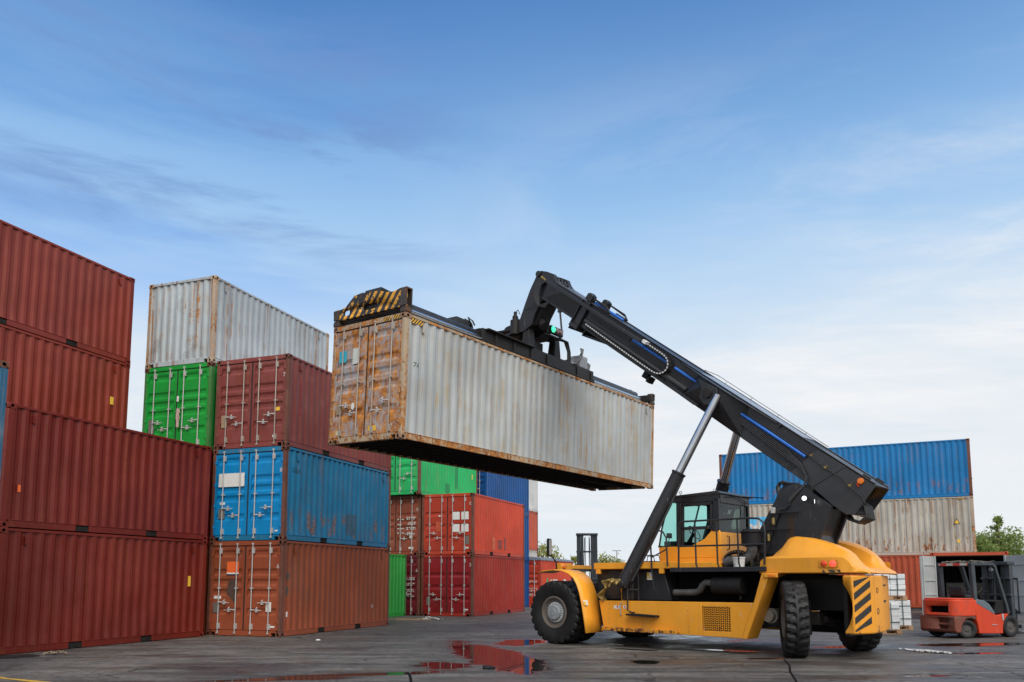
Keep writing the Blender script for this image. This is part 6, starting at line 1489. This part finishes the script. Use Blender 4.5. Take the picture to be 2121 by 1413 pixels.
for i, (x, y, s_, lb) in enumerate(((-.42, 14.05, .10, 'dark stone at the near rim of the red reflecting puddle'), (-4.9, 20.6, .05, 'tiny pale pebble before the orange brown container'), (.9, 29.0, .06, 'white scrap on the asphalt left of the front wheel'))):
    m_ = MB(); m_.lathe([(0, 0), (1, .0), (1.1, .35), (.7, .75), (0, .85)], 9); m_.v = [(a * s_ * (1 + .3 * math.sin(7 * a + i)), b * s_ * .7, c * s_ * .8) for a, b, c in m_.v]
    tag(m_.build('stone', M['matblack'] if i == 0 else M['pvcwhite'], None, loc=(x, y, 0), smooth=20), lb, 'stone')
# joint between slabs
mb = MB(); pts = [(5.20, 15.6), (4.95, 14.6), (4.62, 13.6), (4.35, 12.6), (4.15, 11.9)]
for (a, b), (c, d) in zip(pts, pts[1:]): mb.add([(a - .018, b, .004), (a + .018, b, .004), (c + .018, d, .004), (c - .018, d, .004)], [(0, 1, 2, 3)])
tag(mb.build('slab_joint', M['dark'], None), 'dark joint in the asphalt at the near right', None, None, 'structure')
mb = MB(); pts = [(-1.72, 13.55), (-1.60, 12.9), (-1.50, 12.2)]
for (a, b), (c, d) in zip(pts, pts[1:]): mb.add([(a - .022, b, .004), (a + .022, b, .004), (c + .022, d, .004), (c - .022, d, .004)], [(0, 1, 2, 3)])
tag(mb.build('slab_joint', M['dark'], None), 'dark joint in the asphalt at the near middle', None, None, 'structure')
# ------------------------------------------------------------------ lamp posts and trees beyond the yard
for x, y, h, lb in ((32.5, 250, 10.4, 'taller of two thin lamp posts far beyond the reach stacker'), (49, 300, 10.6, 'fainter lamp post far away just left of the cab')):
    T = empty('lamp_post', lb, 'lamp post', (x, y, 0), 0, 'distant lamp posts')
    m_ = MB(); m_.tube([(0, 0, 0), (0, 0, h)], [.16, .09], 8); m_.build('pole', M['exhaust'], T)
    m_ = MB(); m_.box(-1.3, 1.3, -.2, .2, h, h + .18); m_.build('lamp_head', M['exhaust'], T)
def leaf_mat(name, a, b):
    t = NT(name); n = t.noise(1.1, 4, .6); n2 = t.noise(9, 3, .5)
    c = t.mix(t.ss(n, .35, .65), a, b); c = t.mix(t.m('MULTIPLY', t.ss(n2, .4, .7), .5), c, sc3(b, 1.3)); t.base(c); t.rough(.6)
    t.p.inputs['Specular IOR Level'].default_value = .25
    tl = t.n('ShaderNodeBsdfTranslucent'); t.l(c, tl.inputs[0]); mx = t.n('ShaderNodeMixShader'); mx.inputs[0].default_value = .5
    t.l(t.p.outputs[0], mx.inputs[1]); t.l(tl.outputs[0], mx.inputs[2]); t.l(mx.outputs[0], t.out.inputs[0]); return t.mat
LM = {'olive': leaf_mat('olive_leaves', (.22, .24, .06), (.42, .42, .12)), 'fresh': leaf_mat('fresh_green_leaves', (.19, .26, .075), (.36, .42, .14)), 'deep': leaf_mat('deep_green_leaves', (.16, .23, .065), (.30, .37, .12))}
BARK = plain('bark', (.10, .075, .055), .9, 0, .3, 9)
def tree(label, x, y, h, rx, rz_, z0, mat, n=1800, leaf=.16, sparse=False, seed=0):
    rnd = random.Random(seed); T = empty('tree', label, 'tree', (x, y, 0), 0, 'trees beyond the yard')
    m_ = MB(); m_.tube([(0, 0, 0), (.05, 0, z0 * .6), (-.03, .03, z0 + rz_ * .6), (0, 0, h * .96)], [.05 * rx + .06, .04 * rx + .05, .03 * rx + .03, .02], 8)
    clumps = []
    nc = 30 if not sparse else 46
    for i in range(nc):
        t_ = rnd.random(); z = z0 + (h - z0) * (t_ ** .9)
        wd = rx * (.12 + .88 * (1 - t_) ** .8) if sparse else rx * math.sqrt(max(.05, 1 - (2 * t_ - .9) ** 2 * .85))
        a = rnd.uniform(0, 2 * PI); r_ = wd * math.sqrt(rnd.random())
        c = Vector((r_ * math.cos(a), r_ * math.sin(a), z)); clumps.append((c, rnd.uniform(.26, .5) * rx * (.55 if sparse else 1)))
        m_.tube([(0, 0, max(z0 * .7, z - .28 * r_ - .3)), tuple(c * .55 + Vector((0, 0, z * .42))), tuple(c)], [.05, .03, .012], 5)
    m_.build('trunk', BARK, T)
    m_ = MB()
    for i in range(n):
        c, cr = clumps[rnd.randrange(len(clumps))]
        d = Vector((rnd.gauss(0, 1), rnd.gauss(0, 1), rnd.gauss(0, .75))); d.normalize(); p = c + d * cr * (abs(rnd.gauss(0, .62)) if sparse else rnd.random() ** .6 * 1.15)
        nrm_ = Vector((rnd.gauss(0, 1), rnd.gauss(0, 1), rnd.gauss(.5, 1))).normalized(); u = nrm_.orthogonal().normalized(); u = Matrix.Rotation(rnd.uniform(0, 6.28), 3, nrm_) @ u; v = nrm_.cross(u); l_ = leaf * rnd.uniform(.6, 1.4)
        m_.add([p - u * l_, p + v * l_ * .42, p + u * l_, p - v * l_ * .42], [(0, 1, 2, 3)])
    m_.build('crown', mat, T, norm=False)
    return T
tree('round olive tree behind the mirror of the reach stacker', 2.9, 78, 4.6, 2.1, 3.0, 1.2, LM['olive'], 2600, .15, seed=1)
tree('straggly olive bush left of the tall forklift mast', 6.2, 79, 3.75, 1.35, 2.5, .6, LM['olive'], 1100, .13, True, seed=2)
tree('low olive bush right of the tall forklift mast', 9.5, 80, 3.65, 1.6, 2.2, .5, LM['olive'], 1900, .14, seed=3)
tree('tall thin airy tree right of the grey and blue stack', 36.9, 61, 6.35, .95, 5, 2.2, LM['fresh'], 4200, .085, True, seed=4)
for i, (x, y, h, rx, lb) in enumerate(((34.6, 60, 4.4, 1.7, 'bushy green tree against the right end of the grey container'), (36.4, 62, 4.5, 2.2, 'low green tree below the tall airy tree'), (38.3, 62, 4.75, 2.6, 'leafy green tree right of the tall airy tree'), (41.2, 61, 4.8, 2.6, 'leafy green tree at the right edge of the treeline'), (42.6, 63, 5.0, 2.2, 'rightmost leafy tree of the treeline, partly out of view'))):
    tree(lb, x, y, h, rx, 3, .2, LM['fresh'] if i % 2 else LM['deep'], 7500, .13, seed=10 + i)
